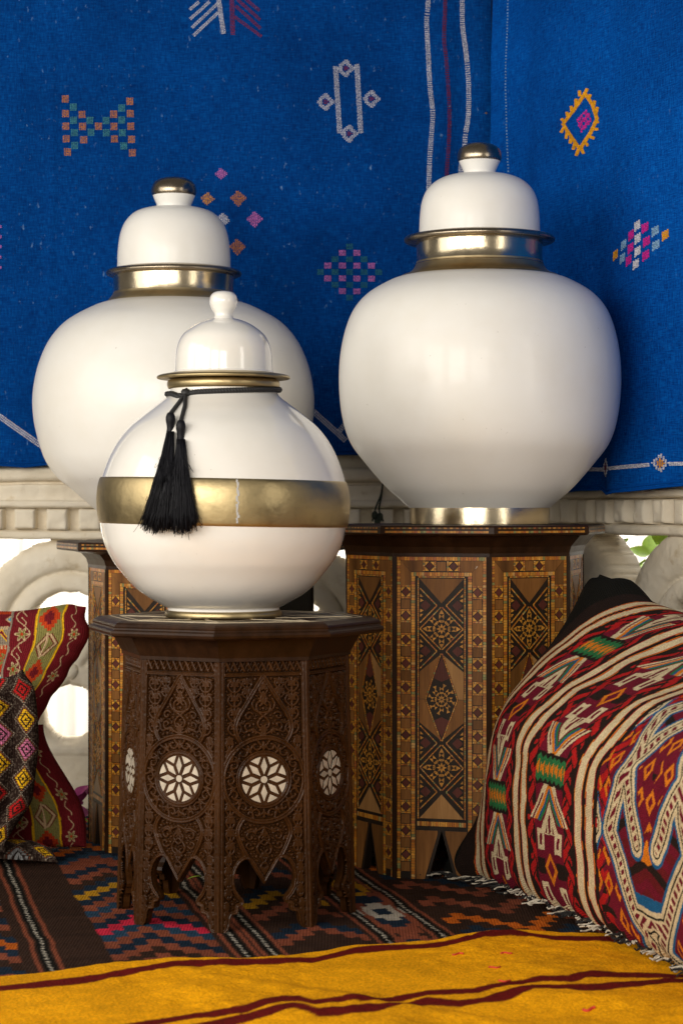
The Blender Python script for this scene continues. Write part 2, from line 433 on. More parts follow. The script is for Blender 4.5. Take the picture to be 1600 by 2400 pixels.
# wall frames: origin at the corner of the two walls, t runs along the wall, outward normal towards the room
CX, CY = 0.362, 5.15
TH = radians(67)
DR = (cos(TH), -sin(TH)); NR = (-sin(TH), -cos(TH))
def screen(name, a0, a1, centres, Rout, label, loc, rotz, seed, flip=1):
    """pierced stone balustrade in local coordinates: x along, -y outward, z up"""
    root = thing(name, label, 'balustrade', loc, rotz)
    st = 0.0044
    n = int((a1 - a0) / st) + 1; ztop = 0.652; m = int(ztop / st) + 1
    A, Z = np.meshgrid(np.linspace(a0, a1, n), np.linspace(0, ztop, m), indexing='ij')
    def opening(A, Z):
        """positive inside the holes (roughly metres)"""
        g = np.full(A.shape, -1.0)
        for c in centres:
            x = A - c
            d1 = 0.107 - np.hypot(x, Z - 0.411)
            d1 = np.minimum(d1, (Z - 0.352 - 1.45 * np.abs(x)) / 1.76)
            d2 = 0.066 - np.hypot(x, Z - 0.228)
            tri = np.minimum((0.299 - Z - 1.15 * np.abs(x)) / 1.52, Z - 0.228)
            d2 = np.maximum(d2, tri)
            g = np.maximum(g, np.maximum(d1, d2))
        cs = sorted(centres)
        d3 = np.full(A.shape, 9.0)
        for c in cs: d3 = np.minimum(d3, np.hypot(A - c, Z - 0.411) - Rout)
        d3 = np.minimum(d3, Z - 0.53)
        d3 = np.minimum(d3, 0.648 - Z)
        d3 = np.where((A > cs[0] - 0.26) & (A < cs[-1] + 0.26), d3, -1)
        return np.maximum(g, d3) + 0.0025 * vn(A * 60, Z * 60, seed + 3)
    def relief(A, Z):
        h = np.zeros(A.shape)
        for c in centres:
            x = A - c; rho = np.hypot(x, Z - 0.411)
            up = sst(0.30, 0.36, Z)
            hw = (Rout - 0.158) / 2; mid = (Rout + 0.158) / 2
            b1 = 0.026 * np.sqrt(np.clip(1 - ((rho - mid) / hw) ** 2, 0, 1)) * up
            b2 = 0.016 * np.sqrt(np.clip(1 - ((rho - 0.128) / 0.027) ** 2, 0, 1)) * up
            r2 = np.hypot(x, Z - 0.228)
            b3 = 0.018 * np.sqrt(np.clip(1 - ((r2 - 0.094) / 0.026) ** 2, 0, 1)) * (Z < 0.335)
            arm = np.abs(np.abs(x) * 1.45 - np.abs(Z - 0.33)) / 1.76
            b4 = 0.014 * np.sqrt(np.clip(1 - (arm / 0.02) ** 2, 0, 1)) * (np.abs(x) < 0.06)
            h = np.maximum.reduce([h, b1, b2, b3, b4])
        h = np.maximum(h, 0.024 * sst(0.150, 0.130, Z))
        h = h + 0.012 * np.sqrt(np.clip(1 - ((Z - 0.142) / 0.012) ** 2, 0, 1))
        h = h + 0.014 * sst(0.075, 0.06, Z)
        return h + 0.0022 * vn(A * 28, Z * 28, seed) + 0.0012 * vn(A * 90, Z * 90, seed + 1)
    g = opening(A, Z)
    e = 0.001
    gx = (opening(A + e, Z) - g) / e; gz = (opening(A, Z + e) - g) / e
    gl = gx * gx + gz * gz + 1e-6
    keep = g < 0.35 * st
    inner = keep.copy()
    near = keep & (g > -0.75 * st) & (Z > 0.01) & (Z < ztop - 0.004)
    A2 = np.where(near, A - np.clip(g * gx / gl, -st, st), A); Z2 = np.where(near, Z - np.clip(g * gz / gl, -st, st), Z)
    Hh = relief(A2, Z2)
    rim = sst(0.0, -0.010, g)
    Hh = Hh * (0.35 + 0.65 * rim) - 0.004 * (1 - rim)
    idx = np.arange(n * m).reshape(n, m)
    q = np.stack([idx[:-1, :-1], idx[1:, :-1], idx[1:, 1:], idx[:-1, 1:]], -1).reshape(-1, 4)
    q = q[keep.reshape(-1)[q].all(1)]
    T = 0.075
    front = np.stack([A2, -Hh, Z2], -1).reshape(-1, 3); back = np.stack([A2, np.full(A.shape, T), Z2], -1).reshape(-1, 3)
    ed = {}
    for s in range(4):
        for a, b in zip(q[:, s], q[:, (s + 1) % 4]):
            k = (a, b) if a < b else (b, a)
            ed[k] = None if k in ed else (a, b)
    wl = np.array([w for w in ed.values() if w is not None])
    K = n * m
    walls = np.stack([wl[:, 1], wl[:, 0], wl[:, 0] + K, wl[:, 1] + K], -1)
    allq = np.concatenate([q, q[:, ::-1] + K, walls])
    co = np.concatenate([front, back])
    used = np.zeros(2 * K, bool); used[allq.ravel()] = True
    mp = np.cumsum(used) - 1
    me = rawmesh('pierced_panel', co[used], mp[allq])
    link('pierced_panel', me, M['stone'], root)
    # cornice: a run of mouldings along the wall
    prof = [(0.646, 0.0), (0.646, 0.030), (0.650, 0.036), (0.662, 0.036), (0.667, 0.028), (0.668, 0.004), (0.720, 0.004), (0.722, 0.040), (0.726, 0.046),
            (0.737, 0.045), (0.740, 0.037), (0.752, 0.036), (0.770, 0.040), (0.776, 0.040), (0.778, 0.026), (0.783, 0.026), (0.786, 0.046), (0.792, 0.054), (0.812, 0.055), (0.817, 0.050), (0.819, 0.034), (0.90, 0.030), (0.90, 0.0)]
    fine = []
    for i in range(len(prof) - 1):
        for k in range(3): fine.append(tuple(prof[i][j] + (prof[i+1][j] - prof[i][j]) * k / 3 for j in (0, 1)))
    fine.append(prof[-1])
    na = int((a1 - a0) / 0.008)
    aa = np.linspace(a0, a1, na)
    AA, II = np.meshgrid(aa, np.arange(len(fine)), indexing='ij')
    zz = np.array([p[0] for p in fine])[II]; hh = np.array([p[1] for p in fine])[II]
    nz = 0.0030 * vn(AA * 22, zz * 40, seed + 4) + 0.0018 * vn(AA * 70, zz * 90, seed + 5)
    me = gridmesh('cornice', AA, -(hh + nz * (hh > 0.005)), zz + 0.0015 * vn(AA * 18, zz * 10, seed + 6), flip=False)
    link('cornice', me, M['stone'], root)
    # dentils: rounded, uneven blocks
    pitch = 0.078
    DW = 0.058 if seed == 0 else 0.050
    k = 0; a = a0 + 0.02
    while a < a1 - 0.03:
        w = DW + random.uniform(-0.004, 0.003); h0 = 0.667 + random.uniform(-0.001, 0.003); h1 = 0.721
        nn = 15
        s = np.linspace(-1, 1, nn)
        SA, SZ = np.meshgrid(s, s, indexing='ij')
        rr = 0.26
        out = 0.034 * (1 - np.clip((np.maximum(np.abs(SA), np.abs(SZ)) - (1 - rr)) / rr, 0, 1) ** 3.5)
        xx = a + w / 2 + SA * w / 2; z = (h0 + h1) / 2 + SZ * (h1 - h0) / 2
        yy = -(0.002 + out * 1.18 + 0.0025 * vn(xx * 60, z * 60, seed + 2))
        me = gridmesh('dentil', xx, yy, z)
        link('dentil', me, M['stone'], root)
        a += pitch + random.uniform(-0.003, 0.003)
    for c in centres:
        me = bpy.data.meshes.new('boss'); bm = bmesh.new()
        bmesh.ops.create_uvsphere(bm, u_segments=20, v_segments=12, radius=0.019)
        for vv in bm.verts:
            vv.co += vv.co.normalized() * 0.0012 * float(vn(vv.co.x * 200 + 5, vv.co.z * 200 + 5, 2)); vv.co.y *= 0.9
        for ff in bm.faces: ff.smooth = True
        bm.to_mesh(me); bm.free()
        link('boss', me, M['stone'], root, (c + 0.006, -0.012, 0.327))
    return root
CL = -0.655
screen('stone_balustrade', -1.35 - CX, 0.02, [CL - 0.516 - CX, CL - CX, CL + 0.516 - CX], 0.236,
       'pale carved stone balustrade with round openings below the dark blue hanging', (CX, CY, 0), 0, 0)
screen('stone_balustrade', 0.0, 1.9, [0.377, 0.893, 1.409], 0.252,
       'pale carved stone balustrade with green leaves showing through its opening, behind the striped cushion', (CX, CY, 0), -TH, 5).scale = (1, 1, 1.03)
# plain wall behind the hangings
v, f = box(-1.35, CX, CY + 0.002, CY + 0.074, 0.902, 2.5); tag(link('wall_left', mk('wall_left', v, f), M['plaster']), kind='structure')
v, f = box(0.0, 1.9, 0.002, 0.074, 0.902, 2.5)
tag(link('wall_right', mk('wall_right', v, f), M['plaster'], None, (CX, CY, 0), -TH), kind='structure')

# ------------------------------------------------------------------ blue hangings with embroidery
HY = CY - 0.084     # depth of the left hanging
def wrinkL(x, z):
    return (0.008 * vn(x * 5.5, z * 0.9, 1) + 0.0034 * vn(x * 22, z * 2.2, 2) + 0.0026 * vn(x * 6, z * 24, 3) + 0.0035 * vn(x * 9 + z * 6, z * 7 - x * 3, 6)
            + 0.004 * np.exp(-((x + 0.705 + 0.02 * np.sin(z * 3)) / 0.010) ** 2) * sst(0.9, 1.4, z)
            + 0.006 * np.sin((x - 0.2) * 60) * sst(0.16, 0.30, x))
def surfL(x, z, off=0.0):
    return np.stack([x, HY - 0.004 - wrinkL(x, z) - off, z], -1)
def pxL(px, py):
    px = np.asarray(px, float); py = np.asarray(py, float)
    return (px - 800) / F * HY, HC - (py - YH) / F * HY
OFFR = 0.082
def wrinkR(t, z):
    return (0.012 * np.sin(t * 17 + 0.6 * np.sin(z * 3)) * sst(2.4, 0.7, z) + 0.006 * vn(t * 12, z * 1.3, 4) + 0.003 * vn(t * 10 + z * 5, z * 8, 5))
def surfR(t, z, off=0.0):
    h = OFFR + 0.012 + wrinkR(t, z) + off
    return np.stack([CX + DR[0] * t + NR[0] * h, CY + DR[1] * t + NR[1] * h, z], -1)
def pxR(px, py):
    px = np.asarray(px, float); py = np.asarray(py, float)
    k = (px - 800) / F
    ox = CX + NR[0] * (OFFR + 0.012); oy = CY + NR[1] * (OFFR + 0.012)
    t = (k * oy - ox) / (DR[0] - k * DR[1])
    d = oy + DR[1] * t
    return t, HC - (py - YH) / F * d

def hanging(name, label, a0, a1, ztop, hem, surf, n, m, mat='blue'):
    root = thing(name, label, 'wall hanging', (0, 0, 0))
    A, T = np.meshgrid(np.linspace(a0, a1, n), np.linspace(0, 1, m), indexing='ij')
    zb = hem(A)
    Z = zb + (ztop - zb) * T
    Pn = surf(A, Z)
    me = gridmesh('cloth', Pn[..., 0], Pn[..., 1], Pn[..., 2], None, A, Z)
    o = link('cloth', me, M[mat], root)
    # rolled hem along the lower edge
    aa = np.linspace(a0, a1, 160)
    for k, dz in enumerate((0.002, 0.010)):
        pts = surf(aa, hem(aa) + dz, 0.0008)
        link('hem', mk('hem', *tube(pts, 0.0028 - 0.0008 * k, 6), True), M[mat], root)
    return root
hx, hz = pxL([-400, 0, 60, 110, 400, 735, 810, 880, 1150], [1096, 1092, 1096, 1090, 1080, 1070, 1066, 1068, 1066])
hemL = lambda a: np.interp(a, hx, hz)
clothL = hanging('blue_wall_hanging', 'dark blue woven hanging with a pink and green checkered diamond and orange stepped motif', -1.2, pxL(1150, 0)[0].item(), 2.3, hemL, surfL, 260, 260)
tx, tz = pxR([1165, 1250, 1324, 1350, 1402, 1431, 1455, 1486, 1565, 1600, 1700], [1120, 1150, 1155, 1150, 1149, 1160, 1155, 1152, 1141, 1138, 1134])
hemR = lambda a: np.interp(a, tx, tz)
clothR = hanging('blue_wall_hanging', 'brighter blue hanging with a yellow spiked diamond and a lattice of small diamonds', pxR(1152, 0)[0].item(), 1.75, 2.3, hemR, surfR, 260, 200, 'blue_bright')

THC = {'orange': lin('c87a1e'), 'teal': lin('3f8a8c'), 'white': lin('cdccd4'), 'red': lin('7c1430'), 'pink': lin('d070b8'), 'maroon': lin('6a1030'),
       'green': lin('1f6a6a'), 'magenta': lin('c81f8c'), 'yellow': lin('e09a10'), 'lblue': lin('7fa6c8'), 'amber': lin('dc9420')}
def stitches(cells, surf, pxf, root, name, w=2.7, h=2.1):
    """cells: list of (px, py, colour, angle); each is one raised stitch on the cloth"""
    mb = MB()
    cs = np.array([(c[0], c[1]) for c in cells], float)
    jit = rng.uniform(-0.35, 0.35, cs.shape); cs = cs + jit
    ws = []
    for (sx, sy) in ((-1, -1), (1, -1), (1, 1), (-1, 1)):
        a, z = pxf(cs[:, 0] + sx * w / 2, cs[:, 1] + sy * h / 2)
        ws.append((surf(a, z, 0.0002), surf(a, z, 0.0016)))
    for i, c in enumerate(cells):
        lo = [tuple(ws[k][0][i]) for k in range(4)]; hi = [tuple(ws[k][1][i]) for k in range(4)]
        j = 0.75 + 0.5 * rng.rand()
        col = tuple(x * j for x in THC[c[2]])
        mb.add((lo + hi, [(7, 6, 5, 4), (0, 4, 5, 1), (1, 5, 6, 2), (2, 6, 7, 3), (3, 7, 4, 0)]), col)
    return link(name, mb.mesh(name), M['thread'], root)
def fill(poly_test, x0, x1, y0, y1, col, dx=4.1, dy=3.4):
    out = []; y = y0; r = 0
    while y <= y1:
        x = x0
        while x <= x1:
            if poly_test(x, y): out.append((x, y, col))
            x += dx
        y += dy; r += 1
    return out
def sq(cx, cy, s, col): return fill(lambda x, y: True, cx - s/2 + 1.5, cx + s/2 - 1, cy - s/2 + 1.5, cy + s/2 - 1, col)
def dia(cx, cy, w, h, col, hole=0): return fill(lambda x, y: hole < abs(x - cx) / (w/2) + abs(y - cy) / (h/2) <= 1.02, cx - w/2, cx + w/2, cy - h/2, cy + h/2, col)
def line(pts, wd, col, step=3.6, rows=None):
    out = []
    rows = rows or max(1, int(round(wd / 4.2)))
    for (xa, ya), (xb, yb) in zip(pts[:-1], pts[1:]):
        L = math.hypot(xb - xa, yb - ya); n = max(1, int(L / step)); nx, ny = -(yb - ya) / L, (xb - xa) / L
        for i in range(n):
            t = i / n
            for r in range(rows):
                o = (r - (rows - 1) / 2) * wd / rows
                out.append((xa + (xb - xa) * t + nx * o, ya + (yb - ya) * t + ny * o, col))
    return out
z1 = lambda x, y: (x / 1.96, y / 1.96)
z2 = lambda x, y: (800 + x / 1.96, y / 1.96)
z4 = lambda x, y: (800 + x / 1.96, 500 + y / 1.96)
L_ = (surfL, pxL, clothL); R_ = (surfR, pxR, clothR)
OR = [(303,455),(600,468),(304,522),(380,527),(525,525),(602,524),(305,580),(382,581),(455,580),(526,581),(604,581),(308,639),(388,643),(528,638),(607,641),(314,700),(611,703)]
TE = [(340,493),(562,498),(341,553),(416,554),(490,554),(562,552),(345,610),(421,608),(491,610),(565,610),(347,670),(571,671)]
for p in OR: stitches(sq(*z1(*p), 17.5, 'orange'), *L_, 'embroidered_square')
for p in TE: stitches(sq(*z1(*p), 17.5, 'teal'), *L_, 'embroidered_square')
for p, s, c in (((1016,800),32,'pink'), ((953,913),34,'amber'), ((1095,912),40,'orange'), ((1023,1012),36,'white'), ((1170,1008),40,'pink'), ((1091,1135),40,'orange')):
    stitches(dia(*z1(*p), s, s * 0.95, c), *L_, 'embroidered_diamond')
for dx in range(-4, 5):
    for dy in range(-4, 5):
        if abs(dx) + abs(dy) <= 4 and (dx + dy) % 2 == 0:
            stitches(sq(819 + dx * 17, 640 + dy * 15, 15.5, 'green' if dx % 2 == 0 else 'pink'), *L_, 'embroidered_square')
for cr in ([(786,158),(796,316)], [(836,153),(845,316)]): stitches(line(cr, 12, 'white'), *L_, 'embroidered_bar')
for c in ((810,161), (870,233), (818,315), (763,241)):
    stitches(dia(*c, 44, 44, 'white', 0.5) + dia(*c, 14, 14, 'red'), *L_, 'embroidered_diamond')
ch = line([z1(1005,0), z1(1028,160)], 11, 'white')
for a, b in (((1000,60),(885,165)), ((1000,15),(878,130)), ((960,8),(870,90)), ((912,8),(868,45))): ch += line([z1(*a), z1(*b)], 8, 'white')
stitches(ch, *L_, 'embroidered_chevron')
ch = line([z1(1065,0), z1(1070,165)], 11, 'red')
for a, b in (((1080,80),(1205,172)), ((1085,30),(1200,135)), ((1092,0),(1198,95)), ((1132,0),(1195,52))): ch += line([z1(*a), z1(*b)], 8, 'red')
stitches(ch, *L_, 'embroidered_chevron')
for pts, col, wd in (([(397,0),(390,100),(397,250),(405,400),(418,520),(412,620),(405,720),(400,850),(395,1100),(390,1400)], 'white', 11),
                 ([(475,0),(470,180),(480,280),(490,420),(495,530),(490,680),(482,810),(476,1100),(474,1400)], 'maroon', 9),
                 ([(553,0),(555,120),(570,240),(580,350),(583,450),(580,540),(568,620),(563,680),(545,800),(545,1100),(545,1400)], 'white', 11)):
    pp = [z2(*p) for p in pts]; pp = [(pp[0][0], -160)] + pp
    stitches(line([tuple(q) for q in spline(pp, 5)], wd, col, 3.8, 3), *L_, 'embroidered_stripe', 2.7, 2.4)
stitches(line([(-60,940),(0,976),(100,1047),(180,1060)], 14, 'white', 4.4, 3), *L_, 'embroidered_zigzag', 3.0, 2.8)
stitches(line([(600,900),(735,965),(812,1035)], 14, 'white', 4.4, 3) + line([(796,1010),(812,990),(840,960)], 13, 'white', 4.4, 3), *L_, 'embroidered_zigzag', 3.0, 2.8)
for k in range(5): stitches(dia(-2, 532 + k * 24, 14, 18, 'pink'), *L_, 'embroidered_diamond')
# right hanging
rb = []
zz_ = [(1128,408),(1170,500),(1178,570),(1160,640),(1085,715)]
fr = [(1128,412),(1072,505),(1025,585),(1060,650),(1098,690),(1150,600),(1172,520),(1128,412)]
fr = [(1120,430),(1075,510),(1030,570),(1060,620),(1100,685),(1145,610),(1170,545),(1150,480),(1120,430)]
frame = line([z2(*p) for p in fr], 7, 'yellow', 2.6, 2)
for (a, b) in (((1115,440),(1130,405)), ((1100,440),(1098,415)), ((1085,480),(1085,452)), ((1068,508),(1066,485)), ((1050,530),(1046,512)), ((1035,560),(1022,545)),
               ((1035,585),(1020,612)), ((1048,605),(1042,640)), ((1064,630),(1060,662)), ((1080,655),(1072,690)), ((1097,680),(1083,718)), ((1105,680),(1115,708)),
               ((1120,650),(1135,672)), ((1135,625),(1162,636)), ((1150,595),(1178,592)), ((1165,560),(1180,560)), ((1165,525),(1172,490)), ((1155,490),(1160,460)), ((1135,455),(1142,432))):
    frame += line([z2(*a), z2(*b)], 5, 'yellow', 2.4, 2)
stitches(frame, *R_, 'embroidered_diamond_frame', 3.2, 3.4)
stitches(fill(lambda x, y: abs((x - 1371) - (283 - y) * 0.18) / 15 + abs(y - 283) / 29 <= 1 and (int(x / 4) + int(y / 6)) % 3 > 0, 1352, 1390, 252, 314, 'magenta', 2.8, 3.6), *R_, 'embroidered_diamond', 2.6, 3.0)
for (x, y), c in (((1370,58),'white'),((1402,67),'magenta'),((1440,82),'lblue'),((1477,100),'yellow'),((1340,102),'magenta'),((1371,117),'white'),((1407,131),'magenta'),((1442,147),'lblue'),
                  ((1303,146),'lblue'),((1338,161),'magenta'),((1371,176),'white'),((1405,194),'magenta'),((1258,192),'yellow'),((1298,208),'lblue'),((1330,218),'magenta'),((1365,235),'white')):
    cx, cy = z4(x, y)
    stitches(fill(lambda X, Y: abs(X - cx) <= 6.6 and abs(Y - cy + (X - cx) * 0.75) <= 10, cx - 7, cx + 7, cy - 16, cy + 16, c, 2.6, 3.2), *R_, 'embroidered_diamond', 2.1, 2.7)
stitches(line([(1300,1100),(1387,1100),(1412,1101)], 9, 'white', 4, 3) + line([(1440,1098),(1525,1089)], 9, 'white', 4, 3) + line([(1560,1087),(1640,1086)], 9, 'white', 4, 3), *R_, 'embroidered_stripe', 2.8, 2.4)
for c, k in (((1422,1096), 'maroon'), ((1543,1085), 'yellow')):
    stitches(dia(*c, 30, 48, 'white', 0.62) + dia(*c, 18, 26, k), *R_, 'embroidered_diamond', 2.4, 2.8)
stitches(line([z2(*p) for p in [(755,-40),(750,200),(745,400),(748,600),(757,800)]], 3, 'lblue', 7, 1), *R_, 'embroidered_stripe', 1.6, 3)

# corner post with gilt flecks and two brass pins
post = thing('corner_post', 'narrow dark post with worn gilt flecks where the two blue hangings meet', 'post', (0, 0, 0))
px0 = P(1149, 0, CY - 0.062)[0]; 
link('shaft', mk('shaft', *box(px0 - 0.006, px0 + 0.006, CY - 0.068, CY - 0.03, 0.91, 2.4)), M['post'], post)
for py, hgt in ((60, 36), (130, 24), (215, 30), (330, 44), (400, 30), (500, 36)):
    zc = P(0, py, CY - 0.07)[2]
    link('gilt_fleck', mk('gilt_fleck', *box(px0 - 0.004, px0 - 0.0015, CY - 0.0705, CY - 0.067, zc - hgt / 1950, zc + hgt / 1950)), M['gilt'], post)
for (px, py), pl in (((1138, 264), 'left'), ((1170, 262), 'right')):
    x, d, z = P(px, py, CY - 0.10)
    me = lathe('brass_pin', [(0.001, -0.004), (0.0035, -0.003), (0.0048, 0), (0.0035, 0.003), (0.0008, 0.0042)], 12)
    o = link('brass_pin', me, M['gilt'], None, (x, d, z)); o.rotation_euler = (radians(90), 0, 0)
    o.location.y = (HY - 0.006 if pl == 'left' else CY - 0.115)
    tag(o, 'small brass pin on the ' + ('edge of the dark blue hanging beside the corner post' if pl == 'left' else 'edge of the brighter blue hanging beside the corner post'), 'pin', 'brass pins at the corner')

# ------------------------------------------------------------------ outdoors behind the balustrade: curtain, plant, petals
n = 700
xs = np.linspace(-2.3, 3.0, n); zs = np.linspace(0.0, 2.3, 12)
XX, ZZ = np.meshgrid(xs, zs, indexing='ij')
YY = 6.35 + 0.045 * np.sin(XX * 38 + 2.5 * np.sin(XX * 5)) + 0.02 * np.sin(XX * 91 + 1) + 0.02 * vn(XX * 6, ZZ * 2, 3)
tag(link('white_curtain', gridmesh('white_curtain', XX, YY, ZZ), M['curtain']), 'white pleated curtain in bright daylight outside, behind the stone openings', 'curtain')
plant = thing('garden_plant', 'lime green leafy plant outside, seen through the balustrade opening above the striped cushion', 'plant', (0.672, 4.98, 0.0))
def leaf_mesh(L, w, bend):
    nn = 9; v = []; f = []
    for i in range(nn):
        t = i / (nn - 1); ww = w * sin(pi * min(1, t ** 0.8)) ** 0.8 * (1 - 0.25 * t) + 0.0006
        zc = -bend * t * t * L
        v += [(-ww, t * L, zc + 0.15 * ww), (0, t * L, zc - 0.12 * ww), (ww, t * L, zc + 0.15 * ww)]
    for i in range(nn - 1):
        a = 3 * i
        f += [(a, a+1, a+4, a+3), (a+1, a+2, a+5, a+4)]
    return mk('leaf', v, f, True)
for i, pth in enumerate(([(0, 0, 0), (0.01, 0, 0.3), (-0.035, 0, 0.55), (-0.02, 0.01, 0.72), (0.0, 0.02, 0.9)], [(0.02, 0, 0), (0.05, 0.01, 0.35), (0.02, 0, 0.58), (-0.06, 0, 0.66)], [(0, 0.02, 0), (-0.06, 0.03, 0.3), (-0.05, 0.02, 0.52), (0.04, 0.02, 0.60)])):
    link('stem', mk('stem', *tube(spline(pth, 6), 0.0075 if i == 0 else 0.004, 8, 0.003), True), M['bark'] if i == 0 else M['leaf'], plant)
lm = [leaf_mesh(0.085, 0.028, 0.35), leaf_mesh(0.065, 0.024, 0.5), leaf_mesh(0.05, 0.018, 0.3)]
r2 = random.Random(5)
for i in range(34):
    o = link('leaf', lm[i % 3], M['leaf'], plant)
    zz = r2.uniform(0.46, 0.70)
    o.location = (r2.uniform(-0.02, 0.075), r2.uniform(0.0, 0.10), zz)
    o.rotation_euler = (r2.uniform(-0.6, 1.2), r2.uniform(-0.8, 0.8), r2.uniform(0, 6.28))

# ------------------------------------------------------------------ lidded jars
def smoothprof(pts, n=6):
    return [(max(0.0005, float(p[0])), float(p[1])) for p in spline(pts, n)]
def pp(prof, sc, ybase):
    """profile given as (radius px, row px) -> metres above the base"""
    return [(r / sc, (ybase - y) / sc) for r, y in prof]
def big_jar(label, px, d, base_z, sc, yb, foot, body, collar, neck, rim, lid, knob, cap, tilt=0.0):
    root = thing('lidded_jar', label, 'jar', ((px - 800) / F * d, d, base_z), 0, 'large white lidded jars')
    g = lambda p: pp(p, sc, yb)
    link('foot_ring', lathe('foot_ring', g(foot), 128), M['brass'], root)
    seam = link('foot_seam', mk('foot_seam', *box(-0.0012, 0.0012, -foot[0][0] / sc - 0.0008, -foot[0][0] / sc + 0.001, 0.002, (yb - foot[-1][1]) / sc - 0.002)), M['solder'], root)
    seam.rotation_euler = (0, 0, 0.10)
    link('body', lathe('body', smoothprof(g(body), 6), 160), M['satin'], root)
    link('collar', lathe('collar', smoothprof(g(collar), 4), 128, cap0=False, cap1=False), M['collar'], root)
    link('neck_band', lathe('neck_band', g(neck), 128, cap0=False, cap1=False), M['brass'], root)
    l = link('lid', lathe('lid', smoothprof(g(lid), 5), 128), M['satin'], root)
    link('rim', lathe('rim', smoothprof(g(rim), 4), 128), M['brass_dark'], l)
    link('knob', lathe('knob', smoothprof(g(knob), 5), 64), M['satin'], l)
    link('knob_cap', lathe('knob_cap', smoothprof(g(cap), 5), 64), M['brass_dark'], l)
    root.rotation_euler = (0, tilt, 0)
    return root
TR_Z, TL_Z, TF_Z = 0.690, 0.652, 0.530
big_jar('large white jar with brass neck band on the inlaid table in the wall corner', 1123, 4.33, TR_Z, 1155, 1228,
        [(161, 1228), (164, 1227), (164, 1192), (163, 1186)],
        [(163, 1190), (190, 1167), (221, 1139), (266, 1087), (303, 1036), (322, 974), (329, 900), (326, 832), (314, 772), (294, 724), (262, 688), (215, 660), (184, 649), (150, 640)],
        [(187, 652), (184, 647), (170, 642), (158, 634), (150, 622), (148, 614)],
        [(150, 620), (147, 616), (146.5, 590), (148, 566)],
        [(140, 549), (168, 554), (174, 557), (176.5, 562), (174, 567), (165, 570), (146, 570)],
        [(141, 556), (141, 540), (139.5, 505), (135, 472), (124, 446), (104, 426), (78, 414), (48, 409), (30, 407)],
        [(38, 414), (36.5, 408), (38, 400), (44, 386), (49, 376), (49, 371)],
        [(49, 378), (51.5, 373), (51.5, 362), (46, 348), (31, 338.5), (11, 335), (1, 334.6)])
big_jar('large white jar with brass neck band standing behind the round tasselled jar', 408, 4.58, TL_Z, 1091, 1268,
        [(150, 1268), (152, 1267), (152, 1232), (150, 1224)],
        [(150, 1228), (165, 1212), (190, 1189), (236, 1149), (272, 1119), (296, 1085), (310, 1050), (323, 1000), (328, 950), (325, 905), (313, 853), (289, 800), (250, 756), (190, 722), (152, 709), (130, 702)],
        [(156, 712), (153, 706), (148, 700), (143, 694), (141, 688)],
        [(142, 696), (140, 690), (139.5, 668), (141, 648)],
        [(132, 631), (150, 635), (156, 638), (158.5, 642.5), (156, 647), (148, 649.5), (139, 650)],
        [(132, 638), (132, 622), (130.5, 585), (125, 550), (114, 523), (94, 502), (70, 492), (45, 488), (30, 487)],
        [(41, 494), (39.5, 488), (41, 480), (46, 468), (49.5, 458), (49.5, 453)],
        [(49.5, 460), (52, 455), (52, 444), (46, 430), (31, 420.5), (11, 417), (1, 416.6)])
# round tasselled jar
JD, JPX, JS, JYB = 3.80, 524, 1316.0, 1438
JX = (JPX - 800) / F * JD
jar = thing('lidded_jar', 'round glossy white jar with a wide brass belt, on the carved table', 'jar', (JX, JD, TF_Z))
g = lambda p: pp(p, JS, JYB)
JBODY = [(131, 1416), (150, 1406), (185, 1385.5), (212, 1363), (239, 1331), (259, 1304), (278, 1265), (287, 1226), (290.5, 1190), (291.5, 1166), (290, 1140), (283, 1112), (275, 1087), (263, 1057), (244, 1023), (218, 991), (185, 963), (152, 938), (130, 920), (126, 909), (125, 900), (126, 890)]
link('foot_ring', lathe('foot_ring', smoothprof(g([(133, 1438), (136, 1436), (137, 1430), (135, 1424), (130, 1420)]), 3), 128), M['brass_old'], jar)
link('foot', lathe('foot', smoothprof(g([(131, 1424), (131, 1418), (132, 1412), (140, 1408)]), 3), 128), M['gloss'], jar)
link('body', lathe('body', smoothprof(g(JBODY), 7), 192), M['gloss'], jar)
belt = link('belt', lathe('belt', smoothprof(g([(285, 1222), (290.5, 1220), (294.5, 1195), (296, 1168), (294, 1140), (288, 1118), (282, 1116)]), 4), 192, cap0=False, cap1=False), M['brass_old'], jar)
for vv in belt.data.vertices: vv.co.z -= vv.co.x * tan(radians(1.1))
sm = MB()
for i in range(16):
    t0 = i / 16; t1 = (i + 1.15) / 16
    ya = 1216 - 96 * t0; yb2 = 1216 - 96 * t1
    ra = np.interp(ya, [1118, 1140, 1170, 1195, 1220], [288.5, 294, 296, 294.5, 290.5]) / JS
    ww = 0.0012 + 0.0012 * random.random()
    an = radians(9.2) + 0.006 * random.uniform(-1, 1)
    cxx = ra * sin(an); cyy = -ra * cos(an)
    sm.add(box(cxx - ww, cxx + ww, cyy - 0.0012, cyy + 0.002, (JYB - ya) / JS, (JYB - yb2) / JS))
link('solder_seam', sm.mesh('solder_seam'), M['solder'], belt)
lid = link('lid', lathe('lid', smoothprof(g([(114, 872), (114.5, 862), (113.5, 840), (112, 820), (107, 798), (94, 775), (67, 754), (40, 742), (24, 739), (14, 738)]), 6), 128), M['gloss'], jar)
link('lid_foot', lathe('lid_foot', smoothprof(g([(116.5, 870), (117, 866), (115.5, 863), (113, 862)]), 3), 128), M['gloss'], lid)
link('rim', lathe('rim', smoothprof(g([(116, 866), (145, 871), (153, 873.5), (156, 877), (154, 880.5), (144, 881), (118, 880)]), 4), 128), M['brass_old'], lid)
